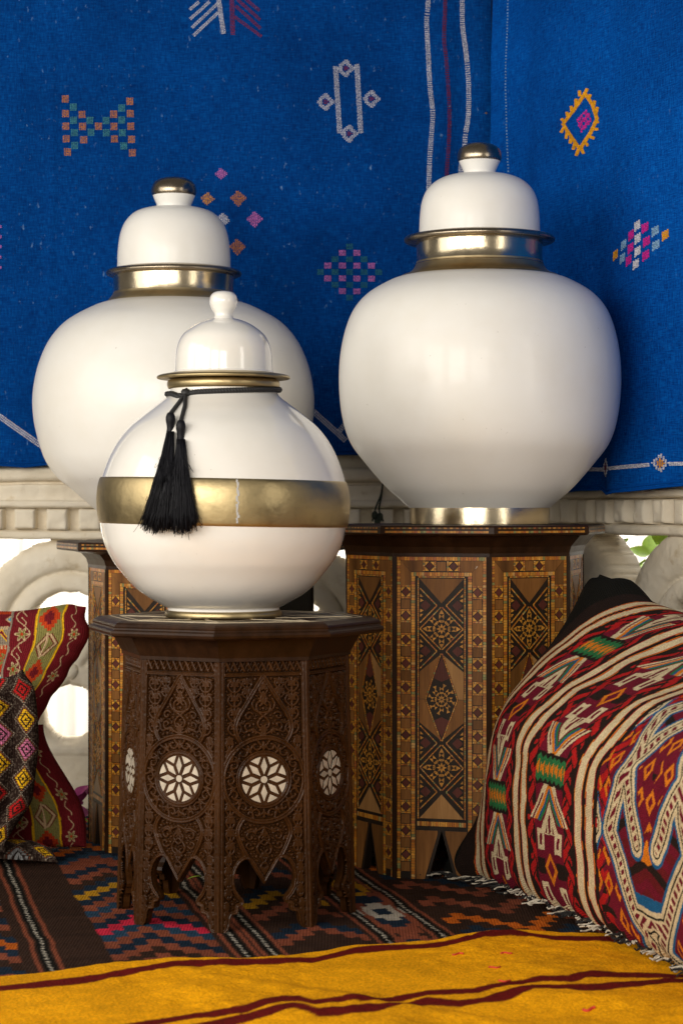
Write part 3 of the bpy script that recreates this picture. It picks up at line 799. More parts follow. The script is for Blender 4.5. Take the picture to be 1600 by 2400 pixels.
link('knob', lathe('knob', smoothprof(g([(27, 744), (24.5, 739), (21.5, 733), (22, 726), (28, 716), (32.5, 704), (33, 696), (30, 685), (22, 677.5), (10, 674.5), (1, 674)]), 6), 64), M['gloss'], lid)
link('neck_ring', lathe('neck_ring', smoothprof(g([(122, 906), (129, 903), (131.5, 897), (131.5, 890), (128, 884), (120, 880)]), 4), 128, cap0=False, cap1=False), M['brass_old'], jar)

# tassel cord round the neck of the round jar
tas = thing('tassel_cord', 'black twisted cord with two long tassels tied round the neck of the round jar', 'tassel cord', (JX, JD, TF_Z + (JYB - 921) / JS))
bz = (JYB - 921) / JS
pr = smoothprof(g(JBODY), 7); prz = [p[1] for p in pr]; prr = [p[0] for p in pr]
def jr(z): return float(np.interp(z, prz, prr))
def onjar(px, py, off):
    """point in front of the jar's surface, local to the cord's root"""
    yl = -0.2
    for _ in range(4):
        d_ = JD + yl
        x = (px - 800) / F * d_ - JX; z = HC - (py - YH) / F * d_ - TF_Z
        r = max(jr(z), max(jr(q_) for q_ in np.linspace(z, z + 0.12, 8)) if py > 1170 else jr(z)) + off
        yl = -sqrt(max(1e-6, r * r - x * x))
    return np.array((x, yl, z - bz))
def twist(path, r, turns_per_m, name, mat, parent, strands=2):
    path = [np.array(p, float) for p in path]
    # resample finely
    seg = [np.linalg.norm(b - a) for a, b in zip(path[:-1], path[1:])]; L = sum(seg)
    cum = np.concatenate([[0], np.cumsum(seg)]); nn = max(8, int(L * turns_per_m * 10))
    s = np.linspace(0, L, nn); arr = np.array(path)
    c = np.stack([np.interp(s, cum, arr[:, k]) for k in range(3)], -1)
    mb = MB(); up = np.array((0.11, 0.2, 0.97))
    for k in range(strands):
        pts = []
        for i in range(nn):
            t = c[min(i+1, nn-1)] - c[max(i-1, 0)]; t /= np.linalg.norm(t) + 1e-9
            a = np.cross(t, up); a /= np.linalg.norm(a) + 1e-9; b = np.cross(t, a)
            w = 2 * pi * (s[i] * turns_per_m + k / strands)
            pts.append(c[i] + 0.55 * r * (a * cos(w) + b * sin(w)))
        mb.add(tube(pts, r * 0.62, 6))
    return link(name, mb.mesh(name, True), mat, parent)
loop = []
for k in range(49):
    a = radians(-44.5) + 2 * pi * k / 48
    x = sin(a); y = -cos(a)
    dz = 0.004 * (x + 0.2) + 0.003 * y
    pyc = 910 - 6 * y * 0.6
    if abs(((a + radians(44.5) + pi) % (2 * pi)) - pi) < 0.3: dz -= 0.006 * (1 - abs(((a + radians(44.5) + pi) % (2 * pi)) - pi) / 0.3)
    z = (JYB - 912) / JS + dz
    r = max(jr(z), 127 / JS) + 0.003
    loop.append((r * x, r * y, z - bz))
twist(loop, 0.0046, 95, 'neck_cord', M['black_cord'], tas)
kn = onjar(435, 921, 0.006)
me = bpy.data.meshes.new('knot'); bm = bmesh.new(); bmesh.ops.create_uvsphere(bm, u_segments=14, v_segments=10, radius=0.0085)
for vv in bm.verts: vv.co = vv.co * (1 + 0.18 * sin(vv.co.x * 900) * cos(vv.co.z * 700))
for ff in bm.faces: ff.smooth = True
bm.to_mesh(me); bm.free()
link('knot', me, M['black_cord'], tas, tuple(kn))
def tassel(path_px, head, bottom, nst, seed):
    t = link('tassel', lathe('tassel', smoothprof([(0.001, 0.016), (0.005, 0.015), (0.0078, 0.009), (0.0082, 0.002), (0.0068, -0.006), (0.0064, -0.012), (0.0075, -0.018), (0.0082, -0.021)], 4), 20), M['black_yarn'], tas)
    hp = onjar(*head, 0.010); t.location = tuple(hp)
    R = random.Random(seed); mb = MB()
    x0, x1, yb2 = bottom
    for i in range(nst):
        a = R.uniform(0, 2 * pi); q = sqrt(R.random())
        u = q * cos(a); w = q * sin(a)
        bx = (x0 + x1) / 2 + u * (x1 - x0) / 2; by = yb2 + R.uniform(-22, 8) - 10 * abs(u)
        j = lambda s_: np.array([R.uniform(-s_, s_) for _ in range(3)])
        pts = []
        for kk, t_ in enumerate((0.0, 0.15, 0.35, 0.55, 0.78, 1.0)):
            e_ = t_ ** 1.15
            sx = head[0] + u * 8.5; sy = head[1] + 24
            lay = (0.006 + 0.006 * t_) * (w + 1)
            pts.append(onjar(sx + (bx - sx) * e_, sy + (by - sy) * t_, 0.0035 + lay) + j(0.0006 + 0.0016 * t_))
        if R.random() < 0.06: pts[-1] = pts[-1] + j(0.010)
        mb.add(tube([p_ - hp for p_ in spline(pts, 2)], 0.00085, 3, 0.0005))
    # a few loose curling strands
    for i in range(9):
        k = R.uniform(0.25, 0.9); sx = 1 if i % 3 else -1
        bx = (x0 + x1) / 2 + sx * (x1 - x0) / 2 * k; yy = head[1] + (yb2 - head[1]) * k
        pts = [onjar(bx * k + head[0] * (1 - k) + sx * (4 + 12 * q_ + 5 * sin(q_ * 7 + i)), yy + 14 * q_ + 9 * cos(q_ * 6 + i), 0.02) - hp for q_ in np.linspace(0, 1.6, 10)]
        mb.add(tube(spline(pts, 2), 0.0004, 3))
    s = link('strands', mb.mesh('strands', True), M['black_yarn'], t); s['kind'] = 'stuff'
    twist([kn, onjar((435 + head[0]) / 2 + path_px, (921 + head[1]) / 2 - 12, 0.005), onjar(head[0], head[1] - 19, 0.006)], 0.0034, 120, 'tassel_cord_drop', M['black_cord'], tas)
tassel(3, (400, 988), (330, 404, 1244), 520, 1)
tassel(4, (424, 1006), (384, 464, 1246), 520, 2)

# ------------------------------------------------------------------ inlaid octagonal tables
def octa(prof, name, rot=0.0): return lathe(name, prof, 8, False, rot)
APO = cos(pi / 8)
RB = 0.243                     # corner radius of the body
AP = RB * APO                  # distance of a face from the axis
HWF = RB * sin(pi / 8)         # half width of a face
TESS = [lin('cc8c30'), lin('c47c24'), lin('b86f20'), lin('d0943c'), lin('ac6030'), lin('8c8850'), lin('c89a58'), lin('a86018'), lin('c8842c'), lin('be7420'), lin('c88a34')]
def strip_mesh(segs, w, pitch, lift=0.0012, depth=0.0):
    """rows of small tesserae along the segments [(a0,z0,a1,z1)], each piece a little prism"""
    mb = MB()
    for (xa, za, xb, zb) in segs:
        L = math.hypot(xb - xa, zb - za); n = max(1, int(round(L / pitch))); ux, uz = (xb - xa) / L, (zb - za) / L
        nx, nz = -uz, ux
        for i in range(n):
            t0 = L * i / n + 0.00035; t1 = L * (i + 1) / n - 0.00035
            q = [(xa + ux * t + nx * s * w / 2, za + uz * t + nz * s * w / 2) for t, s in ((t0, -1), (t1, -1), (t1, 1), (t0, 1))]
            c = random.choice(TESS); k = random.uniform(0.75, 1.15)
            mb.add(prism(q, -AP + 0.001, -AP - lift - random.uniform(0, 0.0002)), tuple(x * k for x in c))
    return mb.mesh('tessera_row')
def rect(a0, z0, a1, z1): return [(a0, z0), (a1, z0), (a1, z1), (a0, z1)]
zTOP = 0.632
hw = 0.0455
Zk = dict(T=0.587, x1=0.535, s1=0.490, x2=0.447, c=0.354, x3=0.2695, s2=0.2225, x4=0.1755, B=0.124)
PIECES = []   # (name, mesh, material) of one side panel
STUFF = []
def piece(name, poly, mat, lift=0.0009):
    v, f = prism(poly, -AP + 0.001, -AP - lift - random.uniform(-0.0003, 0.0009))
    PIECES.append((name, mk(name, v, f), M[mat]))
# plain ground of the panel: dark boards with the V-shaped gap between the two feet
gap = 0.028
ground = [(-HWF, 0.0), (-gap, 0.0), (0.0, 0.101), (gap, 0.0), (HWF, 0.0), (HWF, zTOP), (-HWF, zTOP)]
def concave_prism(poly, y0, y1):
    bm = bmesh.new()
    vs = [bm.verts.new((p[0], y1, p[1])) for p in poly]
    fc = bm.faces.new(vs)
    r = bmesh.ops.extrude_face_region(bm, geom=[fc])
    for e in r['geom']:
        if isinstance(e, bmesh.types.BMVert): e.co.y = y0
    bmesh.ops.triangulate(bm, faces=[f for f in bm.faces if len(f.verts) > 4])
    bmesh.ops.recalc_face_normals(bm, faces=bm.faces)
    me = bpy.data.meshes.new('side_panel'); bm.to_mesh(me); bm.free()
    return me
PANEL = concave_prism(ground, -AP + 0.016, -AP)
PANEL_PLAIN = PANEL.copy()
oS, iS = 0.0855, 0.0560       # centre lines of the outer and inner tessera rows
bc = (oS + iS) / 2            # centre line of the band between them
zt_o, zt_i = zTOP - 0.006, zTOP - 0.0365
STUFF.append(('tessera_row', strip_mesh([(-oS, 0.004, -oS, zt_o - 0.004), (oS, 0.004, oS, zt_o - 0.004), (-oS - 0.004, zt_o, oS + 0.004, zt_o)], 0.0082, 0.0052)))
STUFF.append(('tessera_row', strip_mesh([(-iS, 0.004, -iS, zt_i - 0.004), (iS, 0.004, iS, zt_i - 0.004), (-iS - 0.004, zt_i, iS + 0.004, zt_i)], 0.0072, 0.0052)))
STUFF.append(('tessera_row', strip_mesh([(-0.048, 0.1135, 0.048, 0.1135)], 0.0085, 0.0045)))
BW = 0.0195                   # width of the band
cross = []; DIAM = []; SQ = []
nrow = 13; pitch = 0.0462
for sd in (-1, 1):
    for k in range(nrow):
        zc = 0.561 - pitch * k
        if zc < 0.012: continue
        DIAM.append((sd * bc, zc))
        for s in (-1, 1): cross.append((sd * bc - BW / 2, zc + s * 0.0112, sd * bc + BW / 2, zc + s * 0.0112))
        if zc - pitch / 2 > 0.01: SQ.append((sd * bc, zc - pitch / 2))
zb = (zt_o + zt_i) / 2
for a in (-0.0235, 0.0235):
    DIAM.append((a, zb))
    for s in (-1, 1): cross.append((a + s * 0.0112, zb - BW / 2, a + s * 0.0112, zb + BW / 2))
SQ.append((0.0, zb))
for sx in (-1, 1):
    piece('mitre_block', [(sx * 0.0805, zt_o - 0.0048), (sx * 0.0605, zt_i + 0.0046), (sx * 0.0372, zt_i + 0.0046), (sx * 0.0372, zt_o - 0.0048)], 'wood_mid')
    piece('mitre_block', [(sx * 0.0808, zt_o - 0.0052), (sx * 0.0608, zt_i + 0.0042), (sx * 0.0608, 0.5735), (sx * 0.0808, 0.5735)], 'wood_mid')
STUFF.append(('tessera_row', strip_mesh(cross, 0.0032, 0.0034)))
mbt = MB()
for (a, z) in DIAM:
    h = 0.0088
    for (sa, sz) in ((1, 1), (1, -1), (-1, -1), (-1, 1)):
        k = random.uniform(0.8, 1.15)
        mbt.add(prism([(a + sa * h, z + sz * h), (a + sa * 0.0014, z + sz * h), (a + sa * h, z + sz * 0.0014)], -AP + 0.001, -AP - 0.001), tuple(x * k for x in lin('cf9230')))
STUFF.append(('corner_triangles', mbt.mesh('corner_triangles')))
dm = mk('red_diamond', *prism([(0, -0.0084), (0.0084, 0), (0, 0.0084), (-0.0084, 0)], 0.001, -0.0011))
sqm = mk('wood_square', *prism(rect(-0.0092, -0.0094, 0.0092, 0.0094), 0.001, -0.0010))
# centre field
e = 0.0022
piece('field_triangle', [(-hw + e, Zk['T']), (hw - e, Zk['T']), (0, Zk['x1'] + 0.0045)], 'wood_mid')
piece('field_triangle', [(-hw + e, Zk['B']), (hw - e, Zk['B']), (0, Zk['x4'] - 0.0045)], 'wood_light')
for (sx, zm, mat_) in ((-1, 'x2', 'wood_mid'), (1, 'x2', 'wood_light')):
    piece('field_kite', [(sx * (hw - e), Zk['x2'] - 0.040), (sx * 0.004, Zk['x2'] - 0.008), (sx * 0.0335, Zk['c'] + 0.0005), (sx * (hw - e), Zk['c'] + 0.0005)], mat_)
for (sx, mat_) in ((-1, 'wood_mid'), (1, 'wood_red2' if False else 'wood_mid')):
    piece('field_kite', [(sx * (hw - e), Zk['x3'] + 0.040), (sx * 0.004, Zk['x3'] + 0.008), (sx * 0.0335, Zk['c'] - 0.0005), (sx * (hw - e), Zk['c'] - 0.0005)], mat_)
piece('maroon_point', [(0, Zk['x2'] - 0.012), (0.0155, Zk['c'] + 0.041), (0, Zk['c'] + 0.034), (-0.0155, Zk['c'] + 0.041)], 'wood_red')
piece('maroon_point', [(0, Zk['x3'] + 0.012), (0.0155, Zk['c'] - 0.041), (0, Zk['c'] - 0.034), (-0.0155, Zk['c'] - 0.041)], 'wood_red')
lines = []
def dline(a0, z0, a1, z1): lines.append((a0, z0, a1, z1))
for sx in (-1, 1):
    dline(sx * 0.001, Zk['x2'] - 0.004, sx * 0.0315, Zk['c']); dline(sx * 0.0315, Zk['c'], sx * 0.001, Zk['x3'] + 0.004)
    for (zs, xt, xb) in ((Zk['s1'], Zk['x1'], Zk['x2']), (Zk['s2'], Zk['x3'], Zk['x4'])):
        dline(sx * 0.001, xt - 0.003, sx * (hw - 0.003), zs); dline(sx * (hw - 0.003), zs, sx * 0.001, xb + 0.003)
        for s, xx in ((1, xt), (-1, xb)):
            # side triangle: two oblique rows, red diamond and little gold corners
            dline(sx * 0.009, xx, sx * (hw - 0.003), xx + s * 0.0335); dline(sx * 0.009, xx, sx * (hw - 0.003), xx - s * 0.0335)
            c0 = sx * 0.0315
            piece('red_lozenge', [(c0, xx - 0.0105), (c0 + 0.0105, xx), (c0, xx + 0.0105), (c0 - 0.0105, xx)], 'wood_red')
for sx in (-1, 1): dline(sx * (hw + 0.0005), Zk['T'] + 0.001, sx * (hw + 0.0005), Zk['B'] - 0.001)
dline(-hw, Zk['T'] + 0.003, hw, Zk['T'] + 0.003)
STUFF.append(('tessera_row', strip_mesh(lines, 0.0021, 0.0042, 0.0014)))
# the corner triangles next to the lozenges
mbs = MB()
gold = lin('c4862e')
def gtri(p, k=None): 
    k = k or random.uniform(0.7, 1.15); mbs.add(prism(p, -AP + 0.001, -AP - 0.0009), tuple(x * k for x in gold))
for sx in (-1, 1):
    for xx in (Zk['x1'], Zk['x2'], Zk['x3'], Zk['x4']):
        for s in (-1, 1):
            a = sx * (hw - 0.0035)
            gtri([(a, xx + s * 0.0065), (a, xx + s * 0.0135), (a - sx * 0.0065, xx + s * 0.0095)])
            gtri([(a, xx + s * 0.0165), (a, xx + s * 0.0225), (a - sx * 0.0055, xx + s * 0.0165)])
def star(zc, R, kz=1.0, oct_=False):
    def pt(r, th): return (R * r * sin(th), zc + R * kz * r * cos(th))
    def hour(r, th, h, quarter=0.0):
        cx, cz = r * sin(th), r * cos(th)
        def q(a, rr): return (R * (cx + rr * sin(th + a)), zc + R * kz * (cz + rr * cos(th + a)))
        k_ = h * 1.38
        for b in (pi / 2, -pi / 2):
            gtri([q(b, 0.006), q(b - pi / 4, k_), q(b + pi / 4, k_)][:3])
    for k in range(8):
        th = k * pi / 4
        gtri([pt(0.035, th), pt(0.12, th - 0.38), pt(0.235, th), pt(0.12, th + 0.38)])
        hour(0.335, th + pi / 8, 0.082)
        gtri([pt(0.25, th), pt(0.38, th - 0.13), pt(0.38, th + 0.13)])
        hour(0.54, th, 0.112)
        if not oct_:
            if k % 2 == 0:
                gtri([pt(0.66, th - 0.16), pt(0.66, th + 0.16), pt(0.84, th)])
        else:
            gtri([pt(0.60, th + 0.20), pt(0.76, th + 0.38), pt(0.80, th + 0.12)])
star(Zk['s1'], hw * 0.98); star(Zk['s2'], hw * 0.98); star(Zk['c'], 0.034, 1.12, True)
STUFF.append(('star_inlay', mbs.mesh('star_inlay')))
# plain boards of the two feet
piece('foot_board', [(-0.050, 0.004), (-gap - 0.006, 0.004), (-0.0075, 0.094), (-0.0075, 0.1005), (-0.050, 0.1005)], 'wood_mid')
piece('foot_board', [(0.050, 0.004), (gap + 0.006, 0.004), (0.0075, 0.094), (0.0075, 0.1005), (0.050, 0.1005)], 'wood_mid')

RJ = random.Random(21)
def jig(o):
    # hand-cut pieces: none sits quite straight
    o.location.x += RJ.uniform(-0.0004, 0.0004); o.location.z += RJ.uniform(-0.0004, 0.0004); o.location.y += RJ.uniform(-0.0003, 0.0003)
    o.rotation_euler = (RJ.uniform(-0.02, 0.02), RJ.uniform(-0.05, 0.05), RJ.uniform(-0.02, 0.02))
    k = RJ.uniform(0.94, 1.04); o.scale = (k, 1, k)
def inlaid_table(label, x, y, H, Rs, phi0, faces_full, scale_z):
    root = thing('inlaid_table', label, 'table', (x, y, 0), radians(phi0), 'octagonal marquetry tables')
    for k in range(8):
        ang = 22.5 + 45 * k
        pn = link('side_panel', PANEL, M['ebony'], root, None, radians(ang))
        pn.scale = (1, 1, scale_z)
        rel = (ang + phi0 + 180) % 360 - 180
        if not (faces_full[0] <= rel <= faces_full[1]): continue
        for nm, me, mt in PIECES: link(nm, me, mt, pn)
        for nm, me in STUFF:
            o = link(nm, me, M['tess'], pn); o['kind'] = 'stuff'
        for (a, z) in DIAM: jig(link('red_diamond', dm, M['wood_red'], pn, (a, -AP, z)))
        for (a, z) in SQ: jig(link('wood_square', sqm, M['wood_mid'], pn, (a, -AP, z)))
        if phi0 > 0 and abs(rel + 15.1) < 1:
            o = link('chipped_patch', mk('chipped_patch', *prism([(0.0655, 0.601), (0.070, 0.5925), (0.0745, 0.5935), (0.0735, 0.5985), (0.0762, 0.6035), (0.0742, 0.6105), (0.0690, 0.6115), (0.0665, 0.607)], -AP + 0.001, -AP - 0.0017)), M['chip'], pn)
            o['label'] = 'pale bare patch where the inlay has chipped off'
    zt = zTOP * scale_z
    # corner stiles
    for k in range(8):
        a = radians(45 * k)
        link('corner_stile', mk('corner_stile', *box(-0.0055, 0.0055, -RB - 0.0012, -RB + 0.012, 0.0, zt)), M['walnut'], root, None, a)
    link('apron', octa([(RB - 0.004, zt - 0.004), (RB + 0.003, zt - 0.003), (RB + 0.003, zt + 0.004), (RB + 0.007, zt + 0.016), (RB + 0.018, zt + 0.028), (Rs - 0.018, H - 0.019), (Rs - 0.018, H - 0.016)], 'apron'), M['walnut'], root)
    top = link('tabletop', octa([(Rs - 0.012, H - 0.0205), (Rs - 0.002, H - 0.019), (Rs, H - 0.016), (Rs, H - 0.004), (Rs - 0.002, H - 0.001), (Rs - 0.006, H)], 'tabletop'), M['walnut'], root)
    ap = Rs * APO; sw = Rs * sin(pi / 8)
    mb = MB(); mb2 = MB()
    n = int(2 * sw / 0.0062)
    for i in range(n):
        a0 = -sw + 0.01 + (2 * sw - 0.02) * i / n; a1 = -sw + 0.01 + (2 * sw - 0.02) * (i + 1) / n - 0.0004
        c = random.choice(TESS); k = random.uniform(0.5, 1.0)
        mb.add(prism(rect(a0, H - 0.0145, a1, H - 0.0105), -ap + 0.001, -ap - 0.0006), tuple(q * k for q in c))
        mb.add(prism(rect(a0, H - 0.0068, a1, H - 0.0040), -ap + 0.001, -ap - 0.0006), tuple(q * k * (0.25 if i % 2 else 0.8) for q in c))
    em = mb.mesh('edge_inlay')
    for k in range(8):
        o = link('edge_inlay', em, M['tess'], top, None, radians(22.5 + 45 * k)); o['kind'] = 'stuff'
    return root
TRX = (1090 - 800) / F * 4.33
inlaid_table('octagonal inlaid wood table standing in the wall corner beside the striped cushion', TRX, 4.33, TR_Z, 0.290, 7.4, (-100, 100), 1.0)
inlaid_table('octagonal inlaid wood table mostly hidden behind the carved table and the round jar', -0.303, 4.60, TL_Z, 0.315, -4.5, (-100, 60), 0.945)

# ------------------------------------------------------------------ carved octagonal table
CTX, CTY = (552 - 800) / F * 3.82, 3.82
ZB = 0.466                       # top of the carved panels
def Rz(z): return 0.2155 - (0.2155 - 0.203) * (z / ZB)
yz = lambda y: ZB - (y - 1534) * (ZB / (2178 - 1534))
# half outline of the panel from the drop tip outwards (s = share of the half width)
half = [(0.0, 2063), (-0.06, 2052), (-0.15, 2036), (-0.24, 2020), (-0.31, 2008), (-0.36, 2003), (-0.43, 2003), (-0.52, 2009), (-0.60, 2022), (-0.65, 2038), (-0.66, 2053), (-0.63, 2070), (-0.56, 2083), (-0.47, 2094),
        (-0.445, 2102), (-0.47, 2110), (-0.56, 2113), (-0.575, 2128), (-0.70, 2131), (-0.735, 2140), (-0.745, 2152), (-0.78, 2165), (-0.85, 2174), (-0.93, 2178), (-1.0, 2178)]
def hwz(z): return Rz(z) * sin(pi / 8)
lft = [(s * hwz(yz(y)), yz(y)) for s, y in half]
out = lft + [(-hwz(ZB), ZB), (hwz(ZB), ZB)] + [(-a, z) for a, z in lft[::-1][:-1]]
out = np.array(out)
def seg_dist(A, Z, pts, closed=False):
    d = np.full(A.shape, 9.0)
    pts = [tuple(p) for p in pts]
    if closed: pts = pts + [pts[0]]
    for (xa, za), (xb, zb_) in zip(pts[:-1], pts[1:]):
        dx, dz = xb - xa, zb_ - za; L2 = dx * dx + dz * dz + 1e-12
        t = np.clip(((A - xa) * dx + (Z - za) * dz) / L2, 0, 1)
        d = np.minimum(d, (A - xa - t * dx) ** 2 + (Z - za - t * dz) ** 2)
    return np.sqrt(d)
def inside(A, Z, pts):
    r = np.zeros(A.shape, bool); n = len(pts)
    for i in range(n):
        x1, y1 = pts[i]; x2, y2 = pts[(i + 1) % n]
        c = ((y1 > Z) != (y2 > Z)) & (A < (x2 - x1) * (Z - y1) / (y2 - y1 + 1e-15) + x1)
        r ^= c
    return r
NA, NZ = 211, 601
Sg, Zg = np.meshgrid(np.linspace(-1, 1, NA), np.linspace(0, ZB, NZ), indexing='ij')
Ag = Sg * hwz(Zg)
sd = seg_dist(Ag, Zg, out, True); ins = inside(Ag, Zg, out); sdf = np.where(ins, -sd, sd)
aA = np.abs(Ag)
zc_ring = yz(1817); Rr = 0.0752; 
rho = np.hypot(aA, Zg - zc_ring)
lanc = [(0.0, yz(1573)), (0.010, yz(1594)), (0.022, yz(1620)), (0.034, yz(1646)), (0.044, yz(1668)), (0.0495, yz(1690)), (0.048, yz(1708)), (0.043, yz(1722)), (0.036, yz(1735))]
lanc = [tuple(p) for p in spline(lanc, 4)]
drop = [(0.0, yz(2063)), (0.012, yz(2036)), (0.026, yz(2006)), (0.038, yz(1976)), (0.046, yz(1950)), (0.047, yz(1935)), (0.043, yz(1920)), (0.036, yz(1906))]
drop = [tuple(p) for p in spline(drop, 4)]
dl = seg_dist(aA, Zg, lanc); dd = seg_dist(aA, Zg, drop)
lanc_poly = lanc + [(0.0, yz(1735))]; drop_poly = drop + [(0.0, yz(1906))]
inl = inside(aA, Zg, lanc_poly); ind = inside(aA, Zg, drop_poly)
inr = rho < Rr
edge_in = hwz(Zg) - aA            # distance from the corner
def band(d, w): return sst(w, w * 0.72, d)
z_fr0 = yz(1566)
opening_edge = np.where(Zg < yz(1985), -sdf, 9.0); opening_edge = np.where(edge_in < 0.003, 9, opening_edge)
D = 0.0085
frames = np.zeros(Ag.shape)
fb = band(np.abs(rho - Rr + 0.0035), 0.0052) ; frames = np.maximum(frames, fb)
frames = np.maximum(frames, band(np.abs(dl), 0.0048) * (~inr)); frames = np.maximum(frames, band(np.abs(dd), 0.0046) * (~inr))
frames = np.maximum(frames, band(edge_in, 0.0125))
frames = np.maximum(frames, band(np.abs(Zg - yz(1570)), 0.0035))
frames = np.maximum(frames, band(np.abs(Zg - ZB), 0.0022))
frames = np.maximum(frames, band(np.clip(opening_edge, 0, 9), 0.0075))
frames = np.maximum(frames, sst(0.0505, 0.0488, rho))
groove = np.zeros(Ag.shape)
gv = lambda d, w=0.0008: sst(w * 1.9, w * 0.4, np.abs(d))
for dd_, m_ in ((rho - Rr + 0.0035, 1), (dl, ~inr), (dd, ~inr), (edge_in - 0.0085, 1), (edge_in - 0.0045, 1), (Zg - yz(1570), edge_in > 0.012), (opening_edge - 0.0040, 1), (rho - 0.0462, 1)):
    groove = np.maximum(groove, gv(dd_) * m_)
# vines: list of polylines in the half panel
V = []
def spiral(cx, cz, r0, r1, a0, a1, n=16):
    return [(cx + (r0 + (r1 - r0) * t) * cos(a0 + (a1 - a0) * t), cz + (r0 + (r1 - r0) * t) * sin(a0 + (a1 - a0) * t)) for t in np.linspace(0, 1, n)]
def blob(cx, cz, r, a, n=3, sp=0.9):
    for i in range(n):
        w = a + (i - (n - 1) / 2) * sp
        V.append([(cx, cz), (cx + r * cos(w) * 0.6, cz + r * sin(w) * 0.6), (cx + r * cos(w), cz + r * sin(w))])
def palmette(cx, cz, s, up=1):
    for sx in (-1, 1):
        V.append([(cx + sx * s * x, cz + up * s * y) for x, y in ((0.0, -1.0), (0.35, -0.75), (0.62, -0.35), (0.55, 0.1), (0.25, 0.28), (0.12, 0.05), (0.3, -0.12))])
        V.append([(cx + sx * s * x, cz + up * s * y) for x, y in ((0.0, 0.15), (0.22, 0.5), (0.12, 0.8), (0.0, 1.05))])
    blob(cx, cz + up * s * 0.1, s * 0.55, up * pi / 2, 3, 0.75)
def scroll_col(x, z0, z1, s, w):
    """a vertical chain of leafy curls in a spandrel"""
    n = max(1, int(round((z1 - z0) / s))); s = (z1 - z0) / n
    for i in range(n):
        c = z0 + (i + 0.5) * s
        for sx in (-1, 1):
            V.append([(x + sx * w * a, c + s * b) for a, b in ((0.0, -0.5), (0.55, -0.38), (0.95, -0.08), (0.75, 0.22), (0.32, 0.2), (0.3, -0.02), (0.52, -0.05))])
            V.append([(x + sx * w * a, c + s * b) for a, b in ((0.15, 0.12), (0.5, 0.42), (0.95, 0.36))])
        blob(x, c - s * 0.1, s * 0.3, pi / 2, 3, 0.8)
        V.append([(x, c - s * 0.5), (x, c + s * 0.5)])
scroll_col(0.0505, yz(1712), yz(1578), 0.0225, 0.012)
scroll_col(0.0285, yz(1625), yz(1578), 0.0175, 0.0085)
scroll_col(0.060, yz(1775), yz(1715), 0.018, 0.006)
palmette(0.0, yz(1640), 0.020)
palmette(0.0, yz(1603), 0.011)
palmette(0.0, yz(1690), 0.016, -1)
V.append(spiral(0.026, yz(1690), 0.010, 0.002, -2.6, 3.4)); V.append(spiral(0.026, yz(1668), 0.008, 0.002, 2.6, -3.2)); V.append([(0.0, yz(1712)), (0.012, yz(1705)), (0.020, yz(1698)), (0.034, yz(1706)), (0.040, yz(1698))])
V.append([(0.0, yz(1660)), (0.014, yz(1655)), (0.020, yz(1640)), (0.016, yz(1628))]); blob(0.036, yz(1685), 0.006, 1.2); blob(0.015, yz(1700), 0.006, -0.8)
# annulus between star and ring
for k in range(14):
    th = (k + 0.5) / 14 * 2 * pi
    cx, cz = 0.0595 * sin(th), zc_ring + 0.0595 * cos(th)
    rad = atan2(cos(th), sin(th))
    V.append(spiral(cx, cz, 0.0095, 0.0022, rad + pi / 2, rad + pi / 2 + 5.0, 14))
    th2 = k / 14 * 2 * pi; c2 = (0.0585 * sin(th2), zc_ring + 0.0585 * cos(th2)); r2_ = atan2(cos(th2), sin(th2))
    blob(c2[0] - 0.004 * cos(r2_), c2[1] - 0.004 * sin(r2_), 0.0095, r2_, 3, 0.85)
    V.append([(0.0515 * sin(th2), zc_ring + 0.0515 * cos(th2)), (0.067 * sin(th2 + 0.16), zc_ring + 0.067 * cos(th2 + 0.16))])
palmette(0.0, yz(1985), 0.020, -1); palmette(0.0, yz(1952), 0.014, 1); palmette(0.0, yz(2025), 0.010, -1)
V.append(spiral(0.024, yz(1950), 0.010, 0.002, 2.6, -3.4)); V.append(spiral(0.026, yz(1970), 0.008, 0.002, -2.6, 3.2)); V.append([(0.0, yz(1928)), (0.014, yz(1936)), (0.022, yz(1932)), (0.034, yz(1940))]); blob(0.036, yz(1952), 0.006, -1.0); blob(0.014, yz(1938), 0.005, 0.6)
scroll_col(0.0595, yz(1990), yz(1868), 0.022, 0.0075)
scroll_col(0.0635, yz(2095), yz(1992), 0.020, 0.0055)
scroll_col(0.0665, yz(2165), yz(2100), 0.018, 0.0035)
vine = np.zeros(Ag.shape)
for pl in V:
    q = spline(pl, 3) if 3 < len(pl) < 12 else pl
    q = np.array(q)
    lo = q.min(0) - 0.004; hi = q.max(0) + 0.004
    msk = (aA > lo[0]) & (aA < hi[0]) & (Zg > lo[1]) & (Zg < hi[1])
    if not msk.any(): continue
    dv = seg_dist(aA[msk], Zg[msk], q)
    vine[msk] = np.maximum(vine[msk], sst(0.0024, 0.0015, dv))
# braided frieze
fz = (Zg - z_fr0) / (ZB - z_fr0)
infr = (Zg > z_fr0 + 0.001) & (edge_in > 0.004)
u = Ag / 0.0125
br = np.maximum(sst(0.55, 0.3, np.abs(np.mod(u + fz * 0.9, 1) - 0.5) * 2), 0)
br2 = sst(0.5, 0.25, np.abs(np.mod(u * 2 - fz * 1.6, 1) - 0.5) * 2)
brd = np.where(fz > 0.5, br, np.maximum(br2, br * 0.5)); brd = np.maximum(br, br2 * 0.8)
vine = np.where(infr, brd * sst(1.0, 0.88, fz) * sst(0.0, 0.15, fz), vine)
vine = np.where((rho < 0.0495) , 0, vine)
